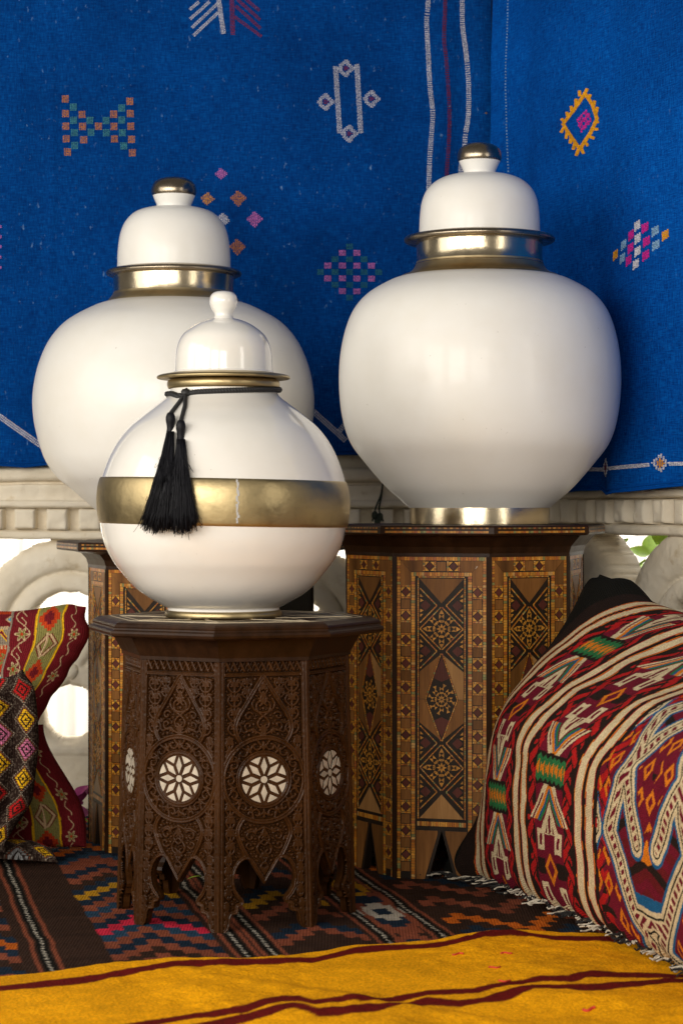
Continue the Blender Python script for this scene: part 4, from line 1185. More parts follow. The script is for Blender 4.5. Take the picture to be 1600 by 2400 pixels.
# small leaves that fill the ground between the vines, leaving only narrow cuts
hi_ = (NA - 1) // 2
half_f = np.maximum(frames, vine)[hi_:].copy(); half_r = rho[hi_:]; half_s = sdf[hi_:]
cellz = ZB / (NZ - 1); cella = hwz(0.23) / hi_
solid = (half_f > 0.35) | (half_s > 0) | (half_r < 0.050) | (Zg[hi_:] > z_fr0)
def discs(r):
    k = int(r / min(cellz, cella)) + 1
    return [(i, j) for i in range(-k, k + 1) for j in range(-k, k + 1) if (i * cella) ** 2 + (j * cellz) ** 2 <= r * r]
def dil(m_, r):
    o_ = m_.copy()
    for i, j in discs(r):
        src = m_[max(0, -i):m_.shape[0] - max(0, i), max(0, -j):m_.shape[1] - max(0, j)]
        o_[max(0, i):m_.shape[0] - max(0, -i), max(0, j):m_.shape[1] - max(0, -j)] |= src
    return o_
leafm = np.zeros(half_f.shape); Al = Ag[hi_:]; Zl = Zg[hi_:]
rl = np.random.RandomState(4)
for rad in (0.0030, 0.0022, 0.0016, 0.0011):
    free = ~dil(solid, rad + 0.00125)
    while True:
        ix = np.argwhere(free)
        if len(ix) == 0: break
        ci, cj = ix[rl.randint(len(ix))]
        a0_, z0_ = Al[ci, cj], Zl[ci, cj]; th_ = rl.uniform(0, pi)
        i0, i1 = max(0, ci - 14), ci + 15; j0, j1 = max(0, cj - 14), cj + 15
        dx = Al[i0:i1, j0:j1] - a0_; dz = Zl[i0:i1, j0:j1] - z0_
        p_ = dx * cos(th_) + dz * sin(th_); q_ = -dx * sin(th_) + dz * cos(th_)
        rr_ = np.hypot(p_ / 1.25, q_ * (1.25 + 0.35 * p_ / rad))
        st_l = sst(rad * 1.02, rad * 0.70, rr_)
        leafm[i0:i1, j0:j1] = np.maximum(leafm[i0:i1, j0:j1], st_l)
        solid[i0:i1, j0:j1] |= st_l > 0.35
        free[i0:i1, j0:j1] &= np.hypot(dx, dz) > 2 * rad + 0.00125
leaf_full = np.concatenate([leafm[:0:-1], leafm], 0)
vine = np.maximum(vine, leaf_full * 0.85)
H_ = np.maximum(frames * 1.0, vine * 0.92) * D - groove * 0.0016 * (frames > 0.6)
H_ = np.where(rho < 0.0415, D * 0.72, H_)             # bed of the mother-of-pearl star
H_ = H_ + 0.0003 * vn(Ag * 400, Zg * 200, 5)
H_ = np.where((edge_in < 0.003) | (Zg > yz(1990)), H_, H_ * sst(0.0008, -0.0004, sdf))
st = ZB / (NZ - 1)
keep = sdf < 0.45 * st
# snap the border of the cut-outs to the outline
near = keep & (sdf > -0.7 * st) & (edge_in > 0.002) & (Zg > 0.002) & (Zg < ZB - 0.002)
gx = np.gradient(sdf, axis=0) / (np.gradient(Ag, axis=0) + 1e-9); gz = np.gradient(sdf, axis=1) / (ZB / (NZ - 1))
gl = gx * gx + gz * gz + 1e-6
A3 = np.where(near, Ag - np.clip(sdf * gx / gl, -st, st), Ag); Z3 = np.where(near, Zg - np.clip(sdf * gz / gl, -st, st), Zg)
Y3 = -(Rz(Z3) * APO + H_ - D)
CARVE = gridmesh('carving', A3, Y3, Z3, keep=keep)
# boards behind the carving (sides of the cut-outs and inner face)
bm = bmesh.new()
dens = [tuple(p) for p in out]
vs = [bm.verts.new((p[0], -(Rz(p[1]) * APO) + D - 0.0002, p[1])) for p in dens]
fc = bm.faces.new(vs)
r = bmesh.ops.extrude_face_region(bm, geom=[fc])
for e_ in r['geom']:
    if isinstance(e_, bmesh.types.BMVert): e_.co.y += 0.011; e_.co.x *= 0.93 if abs(e_.co.x) > hwz(e_.co.z) * 0.98 else 1.0
bmesh.ops.triangulate(bm, faces=[f_ for f_ in bm.faces if len(f_.verts) > 4])
bmesh.ops.recalc_face_normals(bm, faces=bm.faces)
BOARD = bpy.data.meshes.new('side_panel'); bm.to_mesh(BOARD); bm.free()
ct = thing('carved_table', 'small octagonal dark wood table carved with vines and pearl star roundels', 'table', (CTX, CTY, 0), radians(-4.9))
def kite(r0, r1, r2, w, th):
    def q(r, a): return (r * sin(a), r * cos(a))
    return [q(r0, th), q(r1, th + w), q(r2, th), q(r1, th - w)]
yb_ = -(Rz(zc_ring) * APO - D * 0.32); yt_ = -(Rz(zc_ring) * APO - 0.0011)
pearl = []
for k in range(8):
    th = k * pi / 4
    pearl.append(mk('pearl_inlay', *prism([(a, z + zc_ring) for a, z in kite(0.0088, 0.0232, 0.0372, 0.245, th)], yb_, yt_)))
    t2 = th + pi / 8
    arc = [(0.0392 * sin(t2 + q_), 0.0392 * cos(t2 + q_)) for q_ in np.linspace(-0.245, 0.245, 5)]
    pearl.append(mk('pearl_inlay', *prism([(0.0275 * sin(t2), zc_ring + 0.0275 * cos(t2))] + [(a, z + zc_ring) for a, z in arc], yb_, yt_)))
pearl.append(mk('pearl_inlay', *prism([(0.0058 * sin(a), zc_ring + 0.0058 * cos(a)) for a in np.linspace(0, 2 * pi, 16, endpoint=False)], yb_, yt_)))
for k in range(8):
    pn = link('side_panel', BOARD, M['carved'], ct, None, radians(22.5 + 45 * k))
    c = link('carving', CARVE, M['carved'], pn)
    for me in pearl: link('pearl_inlay', me, M['pearl'], pn)
link('apron', octa([(0.198, ZB - 0.004), (0.2065, ZB - 0.003), (0.2065, ZB + 0.003), (0.226, 0.5035), (0.226, 0.506)], 'apron'), M['walnut'], ct)
top = link('tabletop', octa([(0.240, 0.5025), (0.260, 0.503), (0.265, 0.506), (0.2665, 0.510), (0.265, 0.5135), (0.2595, 0.5160), (0.2585, 0.5185), (0.2595, 0.5210), (0.2575, 0.5245), (0.253, 0.5275), (0.250, 0.5285), (0.246, 0.530)], 'tabletop'), M['walnut'], ct)
for k in range(8):
    a0, a1 = radians(45 * k), radians(45 * (k + 1))
    for r_ in (0.228, 0.210):
        q = [(r_ * sin(a0), -r_ * cos(a0)), (r_ * sin(a1), -r_ * cos(a1)), ((r_ - 0.0022) * sin(a1), -(r_ - 0.0022) * cos(a1)), ((r_ - 0.0022) * sin(a0), -(r_ - 0.0022) * cos(a0))]
        link('bone_line', mk('bone_line', [(x, y, 0.5294) for x, y in q] + [(x, y, 0.5306) for x, y in q], [(4, 5, 6, 7), (0, 1, 5, 4), (1, 2, 6, 5), (2, 3, 7, 6), (3, 0, 4, 7)]), M['bone'], top)
    a2 = radians(45 * (k + 3)); pa = np.array((0.208 * sin(a0), -0.208 * cos(a0))); pb = np.array((0.208 * sin(a2), -0.208 * cos(a2)))
    t = (pb - pa) / np.linalg.norm(pb - pa); nn_ = np.array((-t[1], t[0])) * 0.0012
    q = [pa + nn_, pa - nn_, pb - nn_, pb + nn_]
    zo = 0.5303 + 0.0001 * k
    link('bone_line', mk('bone_line', [(x, y, 0.5294) for x, y in q] + [(x, y, zo) for x, y in q], [(4, 7, 6, 5), (0, 1, 5, 4), (1, 2, 6, 5), (2, 3, 7, 6), (3, 0, 4, 7)]), M['bone'], top)

# ------------------------------------------------------------------ floor textiles
KC = {k: np.array(lin(c)) for k, c in dict(brown='38261d', dbrown='261a15', rust='8a4a34', navy='1c2c3c', blue='28445a', orange='c8641c', mustard='b8861c', pink='d02c44', black='14130f', white='b8b0a0',
      cream='d6c29a', maroon='66181e', red='b01c1c', green='2c7040', orange2='dc7c1c', blue2='1c5c88', wine='6e1428', grey='8c8c8c', yellow='d0a018', rose='b06080', olive='7a7440', beige='b89c78', redor='a83818', teal='5a94a4', greybr='857868').items()}
def paint(shape, base):
    c = np.empty(shape + (3,)); c[:] = KC[base]; return c
def rug_col(X, Y):
    s = 0.974 * X + 0.225 * (Y - 3.8); q = -0.225 * X + 0.974 * (Y - 3.8)
    s = s + 0.004 * vn(q * 14, s * 3, 1); q = q + 0.004 * vn(s * 25, q * 6, 2)
    C = paint(X.shape, 'brown')
    ab = vn(q * 40, s * 6, 3)
    C *= (1 + 0.18 * ab)[..., None]
    def put(mask, col): C[mask] = KC[col]
    bs, bq = 0.0235, 0.054
    # stepped zigzag bands
    seqA = ['rust', 'navy', 'rust', 'rust', 'blue', 'navy', 'orange', 'blue', 'rust', 'brown', 'rust', 'navy', 'rust', 'blue', 'pink', 'navy', 'rust', 'blue', 'rust', 'navy', 'mustard', 'navy', 'brown']
    def steps(s0, s1, seq, per, sh, amp=1.0):
        m = (s > s0) & (s < s1)
        i = np.floor((s - s0) / bs); n = int((s1 - s0) / bs)
        tri = np.abs(np.mod(i + sh, per) - per / 2) * amp
        j = np.floor((q + 2.0) / bq + tri * 0.62 + 0.12 * hsh(i, i * 0, 2))
        k = np.mod(j, len(seq)).astype(int)
        pal = np.array([KC[c] for c in seq])
        C[m] = pal[k[m]] * (0.85 + 0.3 * hsh(i, j, 4))[m][:, None]
    steps(-1.05, -0.585, ['rust', 'navy', 'orange', 'navy', 'brown', 'rust', 'navy', 'brown'], 8, 2)
    steps(-0.445, -0.262, seqA, 8, 1)
    steps(-0.165, -0.01, ['brown', 'rust', 'navy', 'brown', 'brown', 'rust', 'brown', 'mustard', 'navy', 'brown', 'brown'], 6, 0)
    steps(0.155, 0.36, ['brown', 'rust', 'brown', 'navy', 'brown', 'orange', 'brown', 'brown', 'rust', 'brown'], 8, 3)
    steps(0.46, 0.95, seqA, 8, 3)
    # sparse medallions on the plain brown band
    for (ms, mq, r_, col) in ((0.065, -0.10, 0.05, 'rust'), (0.065, 0.10, 0.05, 'rust'), (0.06, -0.32, 0.045, 'rust'), (0.41, -0.1, 0.04, 'rust'), (0.07, -0.015, 0.03, 'white'), (0.065, 0.22, 0.035, 'mustard')):
        dd_ = np.floor(np.abs(s - ms) / 0.014) * 0.014 + np.floor(np.abs(q - mq) / 0.028) * 0.028 * 0.42
        put(dd_ < r_, col); put(dd_ < r_ * 0.35, 'navy')
    for s0 in (-0.545, -0.232, -0.187, 0.018, 0.118, 0.40, 0.44):
        put(np.abs(np.abs(s - s0) - 0.017) < 0.0035, 'rust')
        put(np.abs(s - s0) < 0.0095, 'black')
        put((np.abs(s - s0) < 0.0028) & (np.mod(q / 0.021 + (s - s0) * 90, 1) < 0.6), 'white')
    return C * (1 + 0.12 * vn(X * 300, Y * 300, 6))[..., None]
nx, ny = 560, 430
X, Y = np.meshgrid(np.linspace(-0.95, 0.75, nx), np.linspace(3.12, 4.95, ny), indexing='ij')
Z = 0.004 + 0.002 * (vn(X * 6, Y * 6, 2) + 1) + 0.0008 * vn(X * 120, Y * 120, 3)
tag(link('kilim_rug', gridmesh('kilim_rug', X, Y, Z, rug_col(X, Y), X, Y), M['rug']), 'dark brown kilim with stepped rust and navy zigzags under the tables', 'rug')

# mustard blanket in front
def curve(pts): 
    a = np.array([PF(x, y, 0.014) for x, y in pts]); a = a[np.argsort(a[:, 0])]; return a
EDGE = curve([(-250, 2312), (0, 2282), (184, 2263), (396, 2246), (574, 2243), (735, 2225), (832, 2208), (900, 2205), (1000, 2198), (1076, 2186), (1153, 2179), (1230, 2177), (1298, 2179), (1420, 2182), (1900, 2190)])
ST1 = curve([(-250, 2342), (0, 2312), (230, 2289), (402, 2263), (574, 2257), (735, 2246), (832, 2223), (900, 2217), (1000, 2213), (1076, 2204), (1134, 2190), (1191, 2187), (1249, 2192), (1306, 2198), (1900, 2215)])
ST2 = curve([(-250, 2500), (100, 2440), (310, 2400), (459, 2375), (574, 2366), (660, 2347), (700, 2347), (735, 2362), (810, 2352), (900, 2343), (1000, 2322), (1115, 2317), (1191, 2301), (1268, 2294), (1333, 2301), (1383, 2292), (1536, 2288), (1900, 2280)])
ST3 = curve([(-250, 2530), (250, 2440), (488, 2396), (631, 2378), (689, 2366), (746, 2386), (900, 2369), (1000, 2341), (1076, 2347), (1191, 2330), (1249, 2317), (1325, 2320), (1383, 2324), (1497, 2317), (1566, 2303), (1900, 2290)])
nx, ny = 520, 240
Xs, T = np.meshgrid(np.linspace(-0.95, 0.95, nx), np.linspace(0, 1, ny) ** 1.0, indexing='ij')
Yb = np.interp(Xs, EDGE[:, 0], EDGE[:, 1]) + 0.004 * vn(Xs * 40, T * 0, 2)
Yy = Yb + (2.45 - Yb) * T
dist = Yb - Yy
Zz = 0.013 + 0.004 * vn(Xs * 5, Yy * 5, 6) + 0.003 * vn(Xs * 14, Yy * 14, 7) + 0.0012 * vn(Xs * 60, Yy * 60, 8)
# a soft fold running towards the right
fx = (Xs - 0.0) * 0.55 + (Yy - 3.10) * 0.83
Zz += 0.006 * np.exp(-(fx / 0.03) ** 2) * sst(-0.35, 0.0, Xs) + 0.005 * np.exp(-((fx - 0.17) / 0.05) ** 2) * sst(-0.1, 0.2, Xs)
Zz += 0.005 * np.sin(Xs * 11 + Yy * 7) * sst(0.0, 0.3, dist)
Zz = np.maximum(Zz, 0.011) * sst(-0.004, 0.012, dist) + 0.004 * (1 - sst(-0.004, 0.012, dist))
Zz = np.maximum(Zz, 0.0095)
C = np.empty(Xs.shape + (3,)); C[:] = lin('fcae0c')
C *= (1 + 0.13 * vn(Xs * 9, Yy * 9, 3) + 0.10 * vn(Xs * 38, Yy * 38, 4))[..., None]
for st_, hw_ in ((ST1, 0.023), (ST2, 0.019), (ST3, 0.022)):
    yc = np.interp(Xs, st_[:, 0], st_[:, 1])
    wv = hw_ * (1 + 0.25 * vn(Xs * 25, Xs * 0 + hw_ * 1000, 5)) + 0.002 * vn(Xs * 220, Yy * 220, 6)
    k = sst(wv + 0.003, wv - 0.003, np.abs(Yy - yc))[..., None]
    C = C * (1 - k) + np.array(lin('6a1612')) * k
tag(link('yellow_blanket', gridmesh('yellow_blanket', Xs, Yy, Zz, C, Xs, Yy, flip=True), M['felt']), 'mustard yellow wool blanket with dark red stripes spread on the floor', 'blanket')
def blz(x, y): return 0.03
r3 = random.Random(3)
bvh = None
def blanket_z(x, y):
    i = np.argmin((Xs[:, 0] - x) ** 2); j = np.argmin((Yy[i] - y) ** 2); return float(Zz[i, j])
for k, ((px, py), lb) in enumerate((((1186, 2234), 'straight'), ((1158, 2265), 'bent'), ((1182, 2293), 'tiny'), ((1380, 2365), 'thick'), ((1072, 2234), 'dark curled'))):
    x, y = PF(px, py, 0.016); pts = []
    for q in range(6):
        xx = x + (q - 2.5) * 0.0035; yy_ = y + 0.004 * sin(q * 1.1 + k)
        pts.append((xx, yy_, blanket_z(xx, yy_) + 0.0012))
    tag(link('red_thread', mk('red_thread', *tube(spline(pts, 3), 0.0014 if lb != 'thick' else 0.0021, 6), True), M['redthread']),
        lb + ' loose red thread lying on the yellow blanket', 'thread', 'loose red threads on the blanket')

# ------------------------------------------------------------------ cushions
def pillow(sa, sb, A, L, B, nrm, T, ka, kb, back=False, ex=0.5, sag=0.0):
    """sa along L, sb along B, both in [-1, 1]"""
    A = np.array(A); L = np.array(L); B = np.array(B); nrm = np.array(nrm)
    s1 = sa * (1 - ka * (1 - sb ** 2)); s2 = sb * (1 - kb * (1 - sa ** 2))
    th = T * np.clip((1 - sa ** 2), 0, 1) ** ex * np.clip((1 - sb ** 2), 0, 1) ** ex
    u = (s1 + 1) / 2; v = (s2 + 1) / 2
    p = A + u[..., None] * L + v[..., None] * B + (th * (-1 if back else 1))[..., None] * nrm
    return p
def warp(n):  # denser towards the borders
    t = np.linspace(-1, 1, n); return np.sin(t * pi / 2) * 0.55 + t * 0.45
def cushion(label, A, L, B, nrm, T, ka, kb, colfn, nu, nv, mat, backmat_col, ex=0.5, dent=None, name='kilim_cushion', crop=None):
    A = np.array(A, float)
    root = thing(name, label, 'cushion', tuple(A))
    sa, sb = np.meshgrid(warp(nu), warp(nv), indexing='ij')
    p = pillow(sa, sb, A, L, B, nrm, T, ka, kb, False, ex)
    if dent is not None: p = dent(p, sa, sb)
    p[..., 2] = np.maximum(p[..., 2], 0.010)
    U = (sa + 1) / 2 * np.linalg.norm(L); Vv = (sb + 1) / 2 * np.linalg.norm(B)
    p = p - A
    link('front_cover', gridmesh('front_cover', p[..., 0], p[..., 1], p[..., 2], colfn(U, Vv), U, Vv), mat, root)
    sa, sb = np.meshgrid(warp(60), warp(60), indexing='ij')
    p = pillow(sa, sb, A, L, B, nrm, T * 0.75, ka, kb, True, ex)
    if dent is not None: p = dent(p, sa, sb, True) if dent is sagtop else dent(p, sa, sb)
    p[..., 2] = np.maximum(p[..., 2], 0.010)
    p = p - A
    C = np.empty(sa.shape + (3,)); C[:] = KC[backmat_col]
    link('back_cover', gridmesh('back_cover', p[..., 0], p[..., 1], p[..., 2], C, (sa + 1) / 2, (sb + 1) / 2, flip=True), mat, root)
    return root
# ---- the big striped cushion
LU = 1.40
def striped(U, V):
    U = U - 0.055 * sst(0.40, 0.64, V) * sst(0.36, 0.05, U)
    U = U + 0.003 * vn(V * 18, U * 4, 1) + 0.0012 * vn(V * 70, U * 10, 2)
    V = V + 0.002 * vn(U * 60, V * 30, 3)
    C = paint(U.shape, 'dbrown')
    def put(m, c): C[m] = KC[c]
    put(U < 0.075, 'dbrown'); put(U + 0.012 * vn(V * 9, U * 9, 7) < 0.035, 'black')
    def pair(u0, w):
        put((U > u0 - 0.004) & (U < u0 + w + 0.004), 'dbrown')
        cw = w * 0.36
        for a in (u0, u0 + w - cw):
            put((U > a - 0.0035) & (U < a + cw + 0.0035), 'orange2')
            put((U > a - 0.002) & (U < a + cw + 0.002), 'red')
            put((U > a) & (U < a + cw), 'cream')
    def scrib(u0, u1, sd):
        m = (U > u0) & (U < u1)
        p = (U - u0) / (u1 - u0)
        w = np.abs(np.mod(V / 0.034 + 0.35 * np.sin(p * 5 + sd), 1) - 0.5) * 2
        put(m & (np.abs(p - 0.5 - 0.32 * np.sin(V * 95 + sd)) < 0.22), 'red')
        put(m & (w < 0.28) & (p > 0.15) & (p < 0.85), 'red')
        put(m & (np.abs(p - 0.5 - 0.32 * np.sin(V * 95 + sd + 1.4)) < 0.06), 'dbrown')
    def motif(u0, u1, q0, per):
        m = (U > u0) & (U < u1)
        put(m, 'maroon'); w = u1 - u0
        p = (U - u0) / w; a = np.abs(p - 0.5)
        q = np.mod((V - q0) / per + 0.5, 1) - 0.5; t = np.abs(q)
        put(m & (a > 0.30), 'dbrown')
        scrib(u0, u0 + 0.2 * w, 0.3); scrib(u1 - 0.2 * w, u1, 2.0)
        put(m & (a < 0.32) & (t > 0.075), 'wine')
        # white arms opening away from the green block, coloured lines beside them
        c = 0.06 + (t - 0.08) * 1.5
        mid = m & (t > 0.085) & (t < 0.27)
        put(mid & (np.abs(a - c) < 0.075), 'cream')
        put(mid & (np.abs(a - c + 0.10) < 0.022), 'blue2'); put(mid & (np.abs(a - c + 0.05) < 0.028), 'orange2')
        put(mid & (np.abs(a - c + 0.135) < 0.022) & (a > 0.01), 'green')
        put(mid & (np.abs(a - c - 0.015) < 0.016) & (t > 0.13), 'wine')
        # pointed white house shape
        h = m & (t > 0.16) & (t < 0.36) & (a < (t - 0.16) * 1.25)
        put(h, 'cream'); put(h & (t > 0.23) & (t < 0.325) & (a < (t - 0.23) * 1.0 + 0.01) & (np.abs(a - 0.045) > 0.018), 'wine')
        put(m & (t > 0.33) & (t < 0.40) & (a < 0.27), 'wine')
        put(m & (t > 0.31) & (t < 0.42) & (np.abs(a - 0.20) < 0.075), 'cream'); put(m & (t > 0.335) & (t < 0.395) & (np.abs(a - 0.2) < 0.028), 'wine')
        put(m & (t > 0.46) & (a > 0.13) & (a < 0.31), 'dbrown')
        dd_ = a / 0.13 + (0.5 - t) / 0.075
        put(m & (dd_ < 1.1) & (dd_ > 0.62), 'orange2')
        # green and orange block
        b = m & (t < 0.085) & (a < 0.33); put(b, 'dbrown')
        zz = np.mod(p * 9, 1); zg = np.abs(zz - 0.5) * 2
        put(b & (t < 0.062 + 0.02 * (zg - 0.5)), 'green'); put(b & (t < 0.03 * (0.4 + zg)) & (zz > 0.25), 'orange2')
    pair(0.080, 0.052)
    motif(0.142, 0.305, 0.50, 0.34)
    pair(0.318, 0.062)
    motif(0.392, 0.592, 0.235, 0.34)
    pair(0.606, 0.070)
    scrib(0.690, 0.755, 1.0)
    # lattice of big hooked diamonds
    m = (U > 0.695) & (U < 1.30)
    put(m, 'wine')
    scrib(0.690, 0.745, 1.0)
    Su, Sv, uc, vc = 0.158, 0.128, 0.895, 0.175
    X = np.abs(np.mod((U - uc) / Su + 1.12, 2.24) - 1.12)
    w_ = np.mod((V - vc) / Sv + 1.25, 4.2); w_ = np.where(w_ > 2.1, 4.2 - w_, w_) - 1.25
    x_, y_ = X * Su, w_ * Sv
    pl = lambda q: seg_dist(x_, y_, [(a_ * Su, b_ * Sv) for a_, b_ in q])
    d_ = np.minimum(pl([(0.0, -1.02), (0.35, -1.0), (0.95, -0.05), (0.62, 0.78), (0.24, -0.10)]), pl([(0.62, 0.76), (0.62, 0.86)]))
    d_ = np.minimum(d_, pl([(0.35, -1.0), (0.10, -1.27)]))
    ins_ = inside(X, w_, [(0.0, -1.0), (0.35, -1.0), (0.95, -0.05), (0.62, 0.76), (0.24, -0.10), (0.0, 0.10)])
    lev = np.floor((w_ + 0.45 * X + 1.0) / 0.13)
    put(m & ins_ & (np.mod(lev, 2) < 1), 'maroon'); put(m & ins_ & (np.mod(lev, 5) < 1), 'dbrown')
    put(m & ins_ & (w_ > -0.86) & (w_ < -0.70) & (X < 0.42), 'blue2'); put(m & ins_ & (w_ < -0.86), 'dbrown')
    put(m & ins_ & (w_ > -0.30) & (w_ < -0.02) & (X < 0.12 * (-0.02 - w_) / 0.28 + 0.015), 'orange2')
    k_ = np.abs(np.mod(U / 0.042, 1) - 0.5) + np.abs(np.mod(V / 0.052, 1) - 0.5)
    put(m & ~ins_ & (d_ > 0.034) & (d_ < 0.075) & (k_ < 0.42) & (k_ > 0.2), 'orange2')
    put(m & ~ins_ & (d_ > 0.080) & (np.mod(V / 0.03, 1) < 0.4), 'dbrown')
    put(m & (d_ < 0.0285), 'blue2'); put(m & (d_ < 0.0225), 'cream')
    put(m & (np.abs(d_ - 0.0125) < 0.0018), 'black')
    put(m & (d_ < 0.0065) & (np.mod((x_ * 0.7 + y_) / 0.019, 1) < 0.55), 'wine')
    pair(1.31, 0.05); put(U > 1.37, 'black')
    return C * (1 + 0.16 * vn(U * 420, V * 420, 4) + 0.08 * vn(U * 60, V * 60, 5))[..., None]
cA = np.array((0.250, 4.15, 0.012)); cB = np.array((0.230, -0.05, 0.578)); cL = np.array((0.283, -0.959, 0.0)) * LU
cn = np.cross(cL, cB); cn /= np.linalg.norm(cn)
if cn[0] > 0: cn = -cn
def sagtop(p, sa, sb, back=False):
    # boxy bulge, fuller towards the top; the top seam sinks behind the body, the corners stay out as ears
    p = p.copy()
    th = 0.155 * (1 + 0.38 * sb) * np.clip(1 - np.abs(sa) ** 6, 0, 1) ** 0.5 * np.clip(1 - sb ** 2, 0, 1) ** 0.5
    th = th * (1 + 0.05 * vn(sa * 3, sb * 3, 8) + 0.03 * vn(sa * 9, sb * 7, 9))
    p += (th * (-0.6 if back else 1))[..., None] * cn
    mid = np.clip(1 - sa ** 2, 0, 1) ** 0.6; top = sst(-0.2, 1.0, sb)
    p[..., 2] -= 0.085 * mid * top
    p[..., 0] += 0.17 * mid * top
    p[..., 0] -= 0.055 * sst(-0.86, -1.0, sa) * sst(-0.55, -1.0, sb)
    ear = sst(-0.84, -1.0, sa) * sst(0.45, 1.0, sb)
    p[..., 2] += 0.048 * ear; p[..., 0] += 0.010 * ear
    p[..., 2] -= 0.040 * np.exp(-((1 + sa) / 0.05) ** 2 - ((1 - sb) / 0.10) ** 2)
    # puckers along the lower seam and a shallow crease across the top
    p[..., 2] += 0.004 * np.sin(sa * 70) * sst(-0.8, -1.0, sb)
    p += (0.007 * np.sin(sa * 24 + 3 * sb) * sst(0.35, 0.95, sb))[..., None] * cn
    return p
big = cushion('large striped kilim cushion in red, cream and brown leaning in the wall corner', cA, cL, cB, cn, 0.0, 0.03, 0.06, striped, 640, 420, M['kilim'], 'dbrown', 0.46, sagtop)
def fringe(root, A, sbv, n, seed):
    R = random.Random(seed); mw, mbk = MB(), MB()
    for i in range(n):
        sa_ = -1 + 2 * (i + R.random()) / n
        p = pillow(np.array([[sa_]]), np.array([[sbv]]), cA, cL, cB, cn, 0.0, 0.03, 0.06, False, 0.46)
        p = sagtop(p, np.array([[sa_]]), np.array([[sbv]]))[0, 0]
        p[2] = max(p[2], 0.014)
        base = p - A
        ln = R.uniform(0.025, 0.055)
        if sbv < 0 and sa_ > -0.72: ln *= 0.35 if sin(sa_ * 37) < 0.5 else 0.7
        if sbv > 0:
            if sa_ < -0.66: continue
            ln *= 0.6
        if sbv < 0: dr = np.array((-0.8 + R.uniform(-0.4, 0.4), R.uniform(-0.5, 0.5), -0.05))
        else: dr = np.array((R.uniform(-0.5, 0.2), R.uniform(-0.6, 0.6), 0.55))
        pts = [base, base + dr * ln * 0.4 + np.array((0, 0, R.uniform(0, 0.004))), base + dr * ln * 0.75 + np.array((0, R.uniform(-0.006, 0.006), R.uniform(-0.004, 0.004))), base + dr * ln]
        for q in pts: q[2] = max(q[2], 0.002 if sbv < 0 else -1)
        (mw if R.random() < 0.42 else mbk).add(tube(spline(pts, 3), 0.0021, 5, 0.0013))
    for mb, mt, nm in ((mw, 'palewool', 'white_fringe'), (mbk, 'darkwool', 'black_fringe')):
        o = link(nm, mb.mesh(nm, True), M[mt], root); o['kind'] = 'stuff'
fringe(big, cA, -1.0, 420, 1); fringe(big, cA, 1.0, 300, 2)

# ---- the two red floral cushions by the left wall
def floral(U, V):
    U = U * 1.38; V = V * 1.25
    U = U + 0.002 * vn(V * 40, U * 8, 1); V = V + 0.002 * vn(U * 40, V * 10, 2)
    C = paint(U.shape, 'maroon')
    def put(m, c): C[m] = KC[c]
    def flower(u0, v0, r, c1='olive', c2='beige', per=0.11):
        x = U - u0; y = np.mod(V - v0 + per / 2, per) - per / 2
        rr = np.hypot(x, y); an = np.arctan2(y, x)
        R_ = r * (0.72 + 0.28 * np.cos(an * 6))
        put(rr < R_, c2); put(rr < R_ * 0.72, c1); put(rr < r * 0.22, 'redor')
        put((np.abs(x - 0.35 * r * np.sin(y * 160)) < 0.0016) & (rr > r), 'beige')
    def stripe(u0, u1, c): put((U > u0) & (U < u1), c)
    flower(0.038, 0.03, 0.017); 
    stripe(0.066, 0.072, 'yellow'); stripe(0.072, 0.142, 'olive'); stripe(0.142, 0.148, 'yellow')
    # stepped red shapes and beige hooked figures on the green band
    m = (U > 0.072) & (U < 0.142)
    y = np.mod(V + 0.02, 0.14); x = U - 0.107
    st_ = np.floor(np.abs(y - 0.035) / 0.008) * 0.008
    put(m & (np.abs(x) + st_ < 0.030), 'redor'); put(m & (np.abs(x) + st_ < 0.014), 'maroon')
    hk = np.abs(y - 0.105); k_ = np.abs(np.abs(x) + 0.8 * hk - 0.026)
    put(m & (k_ < 0.0035) & (hk < 0.03), 'beige'); put(m & (np.abs(k_ - 0.006) < 0.0018) & (hk < 0.03), 'maroon'); put(m & (np.abs(x - 0.004) < 0.003) & (hk < 0.034), 'beige')
    flower(0.182, 0.07, 0.021, 'olive', 'beige', 0.095)
    put((np.abs(U - 0.182 - 0.022 * np.sin(V * 66)) < 0.0017) , 'beige')
    stripe(0.214, 0.221, 'greybr')
    m = (U > 0.221) & (U < 0.40); y = np.mod(V, 0.16)
    put(m, 'redor'); put(m & (y > 0.075), 'greybr'); put(m & (y > 0.125), 'maroon')
    put(m & (np.abs(y - 0.072) < 0.005) & (np.mod(U / 0.008, 1) < 0.6), 'beige'); put(m & (np.abs(y - 0.122) < 0.005) & (np.mod(U / 0.008, 1) < 0.6), 'beige')
    zz = np.abs(y - 0.10 - 0.012 * (np.abs(np.mod(U / 0.04, 1) - 0.5) * 4 - 1)); put(m & (zz < 0.004), 'wine'); put(m & (np.abs(zz - 0.006) < 0.0018), 'yellow')
    x = np.mod(U - 0.26, 0.09) - 0.045; yy = y - 0.037
    rr = np.hypot(x, yy); R_ = 0.028 * (0.75 + 0.25 * np.cos(np.arctan2(yy, x) * 8)); put(m & (rr < R_), 'olive'); put(m & (rr < R_ * 0.5), 'redor'); put(m & (rr < 0.006), 'cream')
    yy = y - 0.145; k_ = np.abs(x) / 0.022 + np.abs(yy) / 0.014; put(m & (k_ < 1), 'beige'); put(m & (k_ < 0.7), 'teal')
    return C * (1.45 + 0.26 * vn(U * 500, V * 500, 4) + 0.15 * vn(U * 50, V * 50, 5))[..., None]
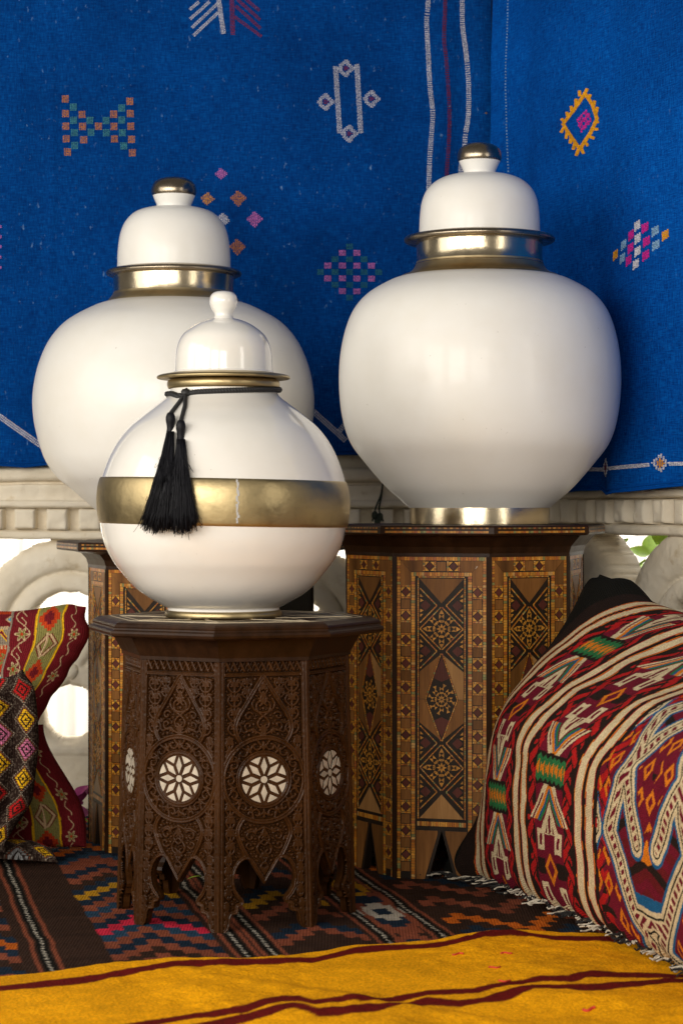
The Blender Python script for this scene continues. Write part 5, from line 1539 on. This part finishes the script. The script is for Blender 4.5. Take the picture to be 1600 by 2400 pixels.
# upper one: leans over the lower one
uA = np.array(P(197, 1712, 4.44)); uL = np.array((-0.42, -0.02, -0.02)); uB = np.array((0.012, 0.02, 0.262)); un = np.array((0.05, -0.995, 0.08))
def dentU(p, sa, sb):
    p = p.copy()
    # the lower right corner is drawn in towards the waist between the cushions
    k = sst(0.75, -1.0, sb) * sst(0.2, -1.0, sa)
    p[..., 0] -= 0.098 * k ** 1.25
    c_ = sst(0.45, 1.0, sb) * sst(-0.72, -1.0, sa)
    p[..., 0] -= 0.012 * c_ ** 2; p[..., 2] -= 0.010 * c_
    p[..., 2] += 0.006 * np.sin(sa * 6) * sst(0, 1, sb) + 0.003 * vn(sa * 6, sb * 6, 3)
    p[..., 0] += 0.004 * vn(sb * 5, sa, 4)
    return p
cushion('red and olive floral kilim cushion lying on top of its pair by the pierced stone', uA, uL, uB, un, 0.085, 0.0, 0.02, floral, 300, 240, M['kilim'], 'maroon', 0.4, dentU)
lA = np.array(P(203, 1990, 4.47)); lA[2] = 0.012; lL = np.array((-0.42, -0.02, 0.0)); lB = np.array((-0.005, 0.02, 0.255))
def dentL(p, sa, sb):
    p = p.copy(); k = sst(-0.7, 1.0, sb) * sst(0.3, -1.0, sa); p[..., 0] -= 0.088 * k ** 1.1; return p
cushion('red and olive floral kilim cushion standing on the rug under its pair', lA, lL, lB, un, 0.085, 0.0, 0.02, floral, 260, 220, M['kilim'], 'maroon', 0.4, dentL)
# ---- multicoloured woven cushion in front of them
def woven(U, V):
    U = U + 0.0015 * vn(V * 60, U * 20, 1); V = V + 0.0015 * vn(U * 60, V * 20, 2)
    C = paint(U.shape, 'dbrown')
    C += 0.04 * (hsh(np.floor(U / 0.003), np.floor(V / 0.003), 3) > 0.7)[..., None] * np.array((1, 0.8, 0.6))
    def put(m, c): C[m] = KC[c]
    i = np.floor(U / 0.052); x = np.mod(U / 0.052, 1) - 0.5
    j = np.floor(V / 0.058 + 0.5 * np.mod(i, 2)); y = np.mod(V / 0.058 + 0.5 * np.mod(i, 2), 1) - 0.5
    k = np.abs(x) + np.abs(y)
    put((k > 0.47) & (k < 0.52) & (np.mod(V / 0.004, 1) < 0.6), 'greybr'); put((k > 0.40) & (k < 0.44) & (np.mod(V / 0.0042, 1) < 0.5), 'rust')
    pal = np.array([KC[c] for c in ('yellow', 'rose', 'yellow', 'red', 'yellow', 'grey', 'yellow', 'red')])
    cc = pal[np.mod(j * 3 + i * 5, 8).astype(int)]
    st_ = np.mod(V / 0.0042, 1) < 0.78
    m = (k < 0.37) & st_; C[m] = cc[m]
    put((k < 0.25) & (k > 0.17), 'dbrown')
    c2 = pal[np.mod(j * 5 + i * 3 + 2, 8).astype(int)]
    m = (k < 0.17) & st_; C[m] = c2[m]; put(k < 0.06, 'black')
    return C * (1.35 + 0.3 * vn(U * 600, V * 600, 4))[..., None]
wA = np.array(P(92, 2012, 4.20)); wA[2] = 0.045; wL = np.array((-0.36, 0.05, 0.0)); wB = np.array((-0.008, 0.035, 0.350)); wn = np.array((0.15, -0.985, 0.08))
def dentW(p, sa, sb):
    p = p.copy(); k = sst(-0.35, -1.0, sb) * sst(0.6, -1.0, sa)
    p[..., 0] -= 0.065 * k
    p[..., 0] += 0.007 * np.sin(sb * 4 + 0.6) * sst(0.2, -1, sa) - 0.02 * (sst(0.7, 1.0, sb) * sst(-0.7, -1.0, sa)) ** 2
    p[..., 2] += 0.010 * np.sin(sa * 5 + 1) * sst(0.3, 1, sb)
    p[..., 1] += 0.008 * vn(sa * 4, sb * 3, 6)
    # a soft vertical crease near the edge
    p[..., 1] += 0.022 * np.exp(-((sa + 0.72) / 0.10) ** 2) * sst(-1, -0.5, sb) * sst(1.0, 0.6, sb)
    return p
wc = cushion('multicoloured diamond woven cushion standing in front of the red floral cushions', wA, wL, wB, wn, 0.085, 0.03, 0.02, woven, 300, 300, M['kilim'], 'dbrown', 0.4, dentW)
# its loose corner that spreads on the rug
sa, sb = np.meshgrid(np.linspace(-1, 1, 160), np.linspace(-1, 1, 90), indexing='ij')
fA = np.array((*PF(133, 2032, 0.01), 0.012)); fL = np.array((-0.30, -0.02, 0.03)); fB = np.array((-0.03, 0.16, 0.02)); fn = np.array((0.0, -0.25, 0.97))
p = pillow(sa, sb, fA, fL, fB, fn, 0.036, 0.0, 0.10, False, 0.5)
t_ = sst(-1, 0.2, sa); p[..., 1] = (p[..., 1] - (fA[1] + 0.05)) * (0.25 + 0.75 * t_) + fA[1] + 0.05
p[..., 2] = np.maximum(p[..., 2] + 0.006 * np.sin(sa * 5 + sb * 2) * (1 - sb ** 2), 0.011); p = p - wA
U = (sa + 1) * 0.15; Vv = (sb + 1) * 0.09
link('loose_corner', gridmesh('loose_corner', p[..., 0], p[..., 1], p[..., 2], woven(U, Vv), U, Vv, flip=True), M['kilim'], wc)

# ------------------------------------------------------------------ small things
# cord hanging on the balustrade between the jars
cd = thing('hanging_cord', 'dark green looped cord with a knot hanging on the balustrade between the big jars', 'cord', P(885, 1225, CY - 0.06))
o0 = np.array(P(885, 1225, CY - 0.06))
for pts in ([(897, 1132), (892, 1160), (880, 1190), (872, 1222)], [(897, 1132), (893, 1165), (888, 1195), (898, 1222)]):
    link('strand', mk('strand', *tube(spline([np.array(P(x, y, CY - 0.064)) - o0 for x, y in pts], 5), 0.0022, 6), True), M['greencord'], cd)
for (x, y) in ((878, 1208), (890, 1212), (884, 1222)):
    me = bpy.data.meshes.new('knot'); bm = bmesh.new(); bmesh.ops.create_icosphere(bm, subdivisions=2, radius=0.008)
    for vv in bm.verts: vv.co.z *= 1.4
    bm.to_mesh(me); bm.free(); link('knot', me, M['greencord'], cd, tuple(np.array(P(x, y, CY - 0.066)) - o0))
# fallen bougainvillea behind the cushions
fx_, fy_ = PF(200, 1925, 0.02)
fl = thing('pink_blossom', 'magenta bougainvillea blossom lying at the foot of the balustrade', 'flower', (-0.592, 4.80, 0.012))
pm = leaf_mesh(0.045, 0.020, 0.2)
pm.materials.append(M['petal'])
for k in range(7):
    o = link('petal', pm, M['petal'], fl, (0, 0, 0.012 + 0.008 * k)); o.rotation_euler = (0.7 + 0.2 * (k % 3), 0.2, k * 0.95); o.scale = (1.1, 1, 1)
link('stalk', mk('stalk', *tube(spline([(0, 0, 0.01), (0.01, -0.02, 0.02), (0.03, -0.04, 0.008)], 5), 0.002, 6), True), M['leaf'], fl)
# little green leaf on the rug under the carved table
x, y = PF(476, 2062, 0.01)
o = link('fallen_leaf', leaf_mesh(0.03, 0.008, 0.3), M['leaf'], None, (x, y, 0.016)); o.rotation_euler = (0.2, 0.1, 1.9)
tag(o, 'small green leaf fallen on the rug under the carved table', 'leaf')
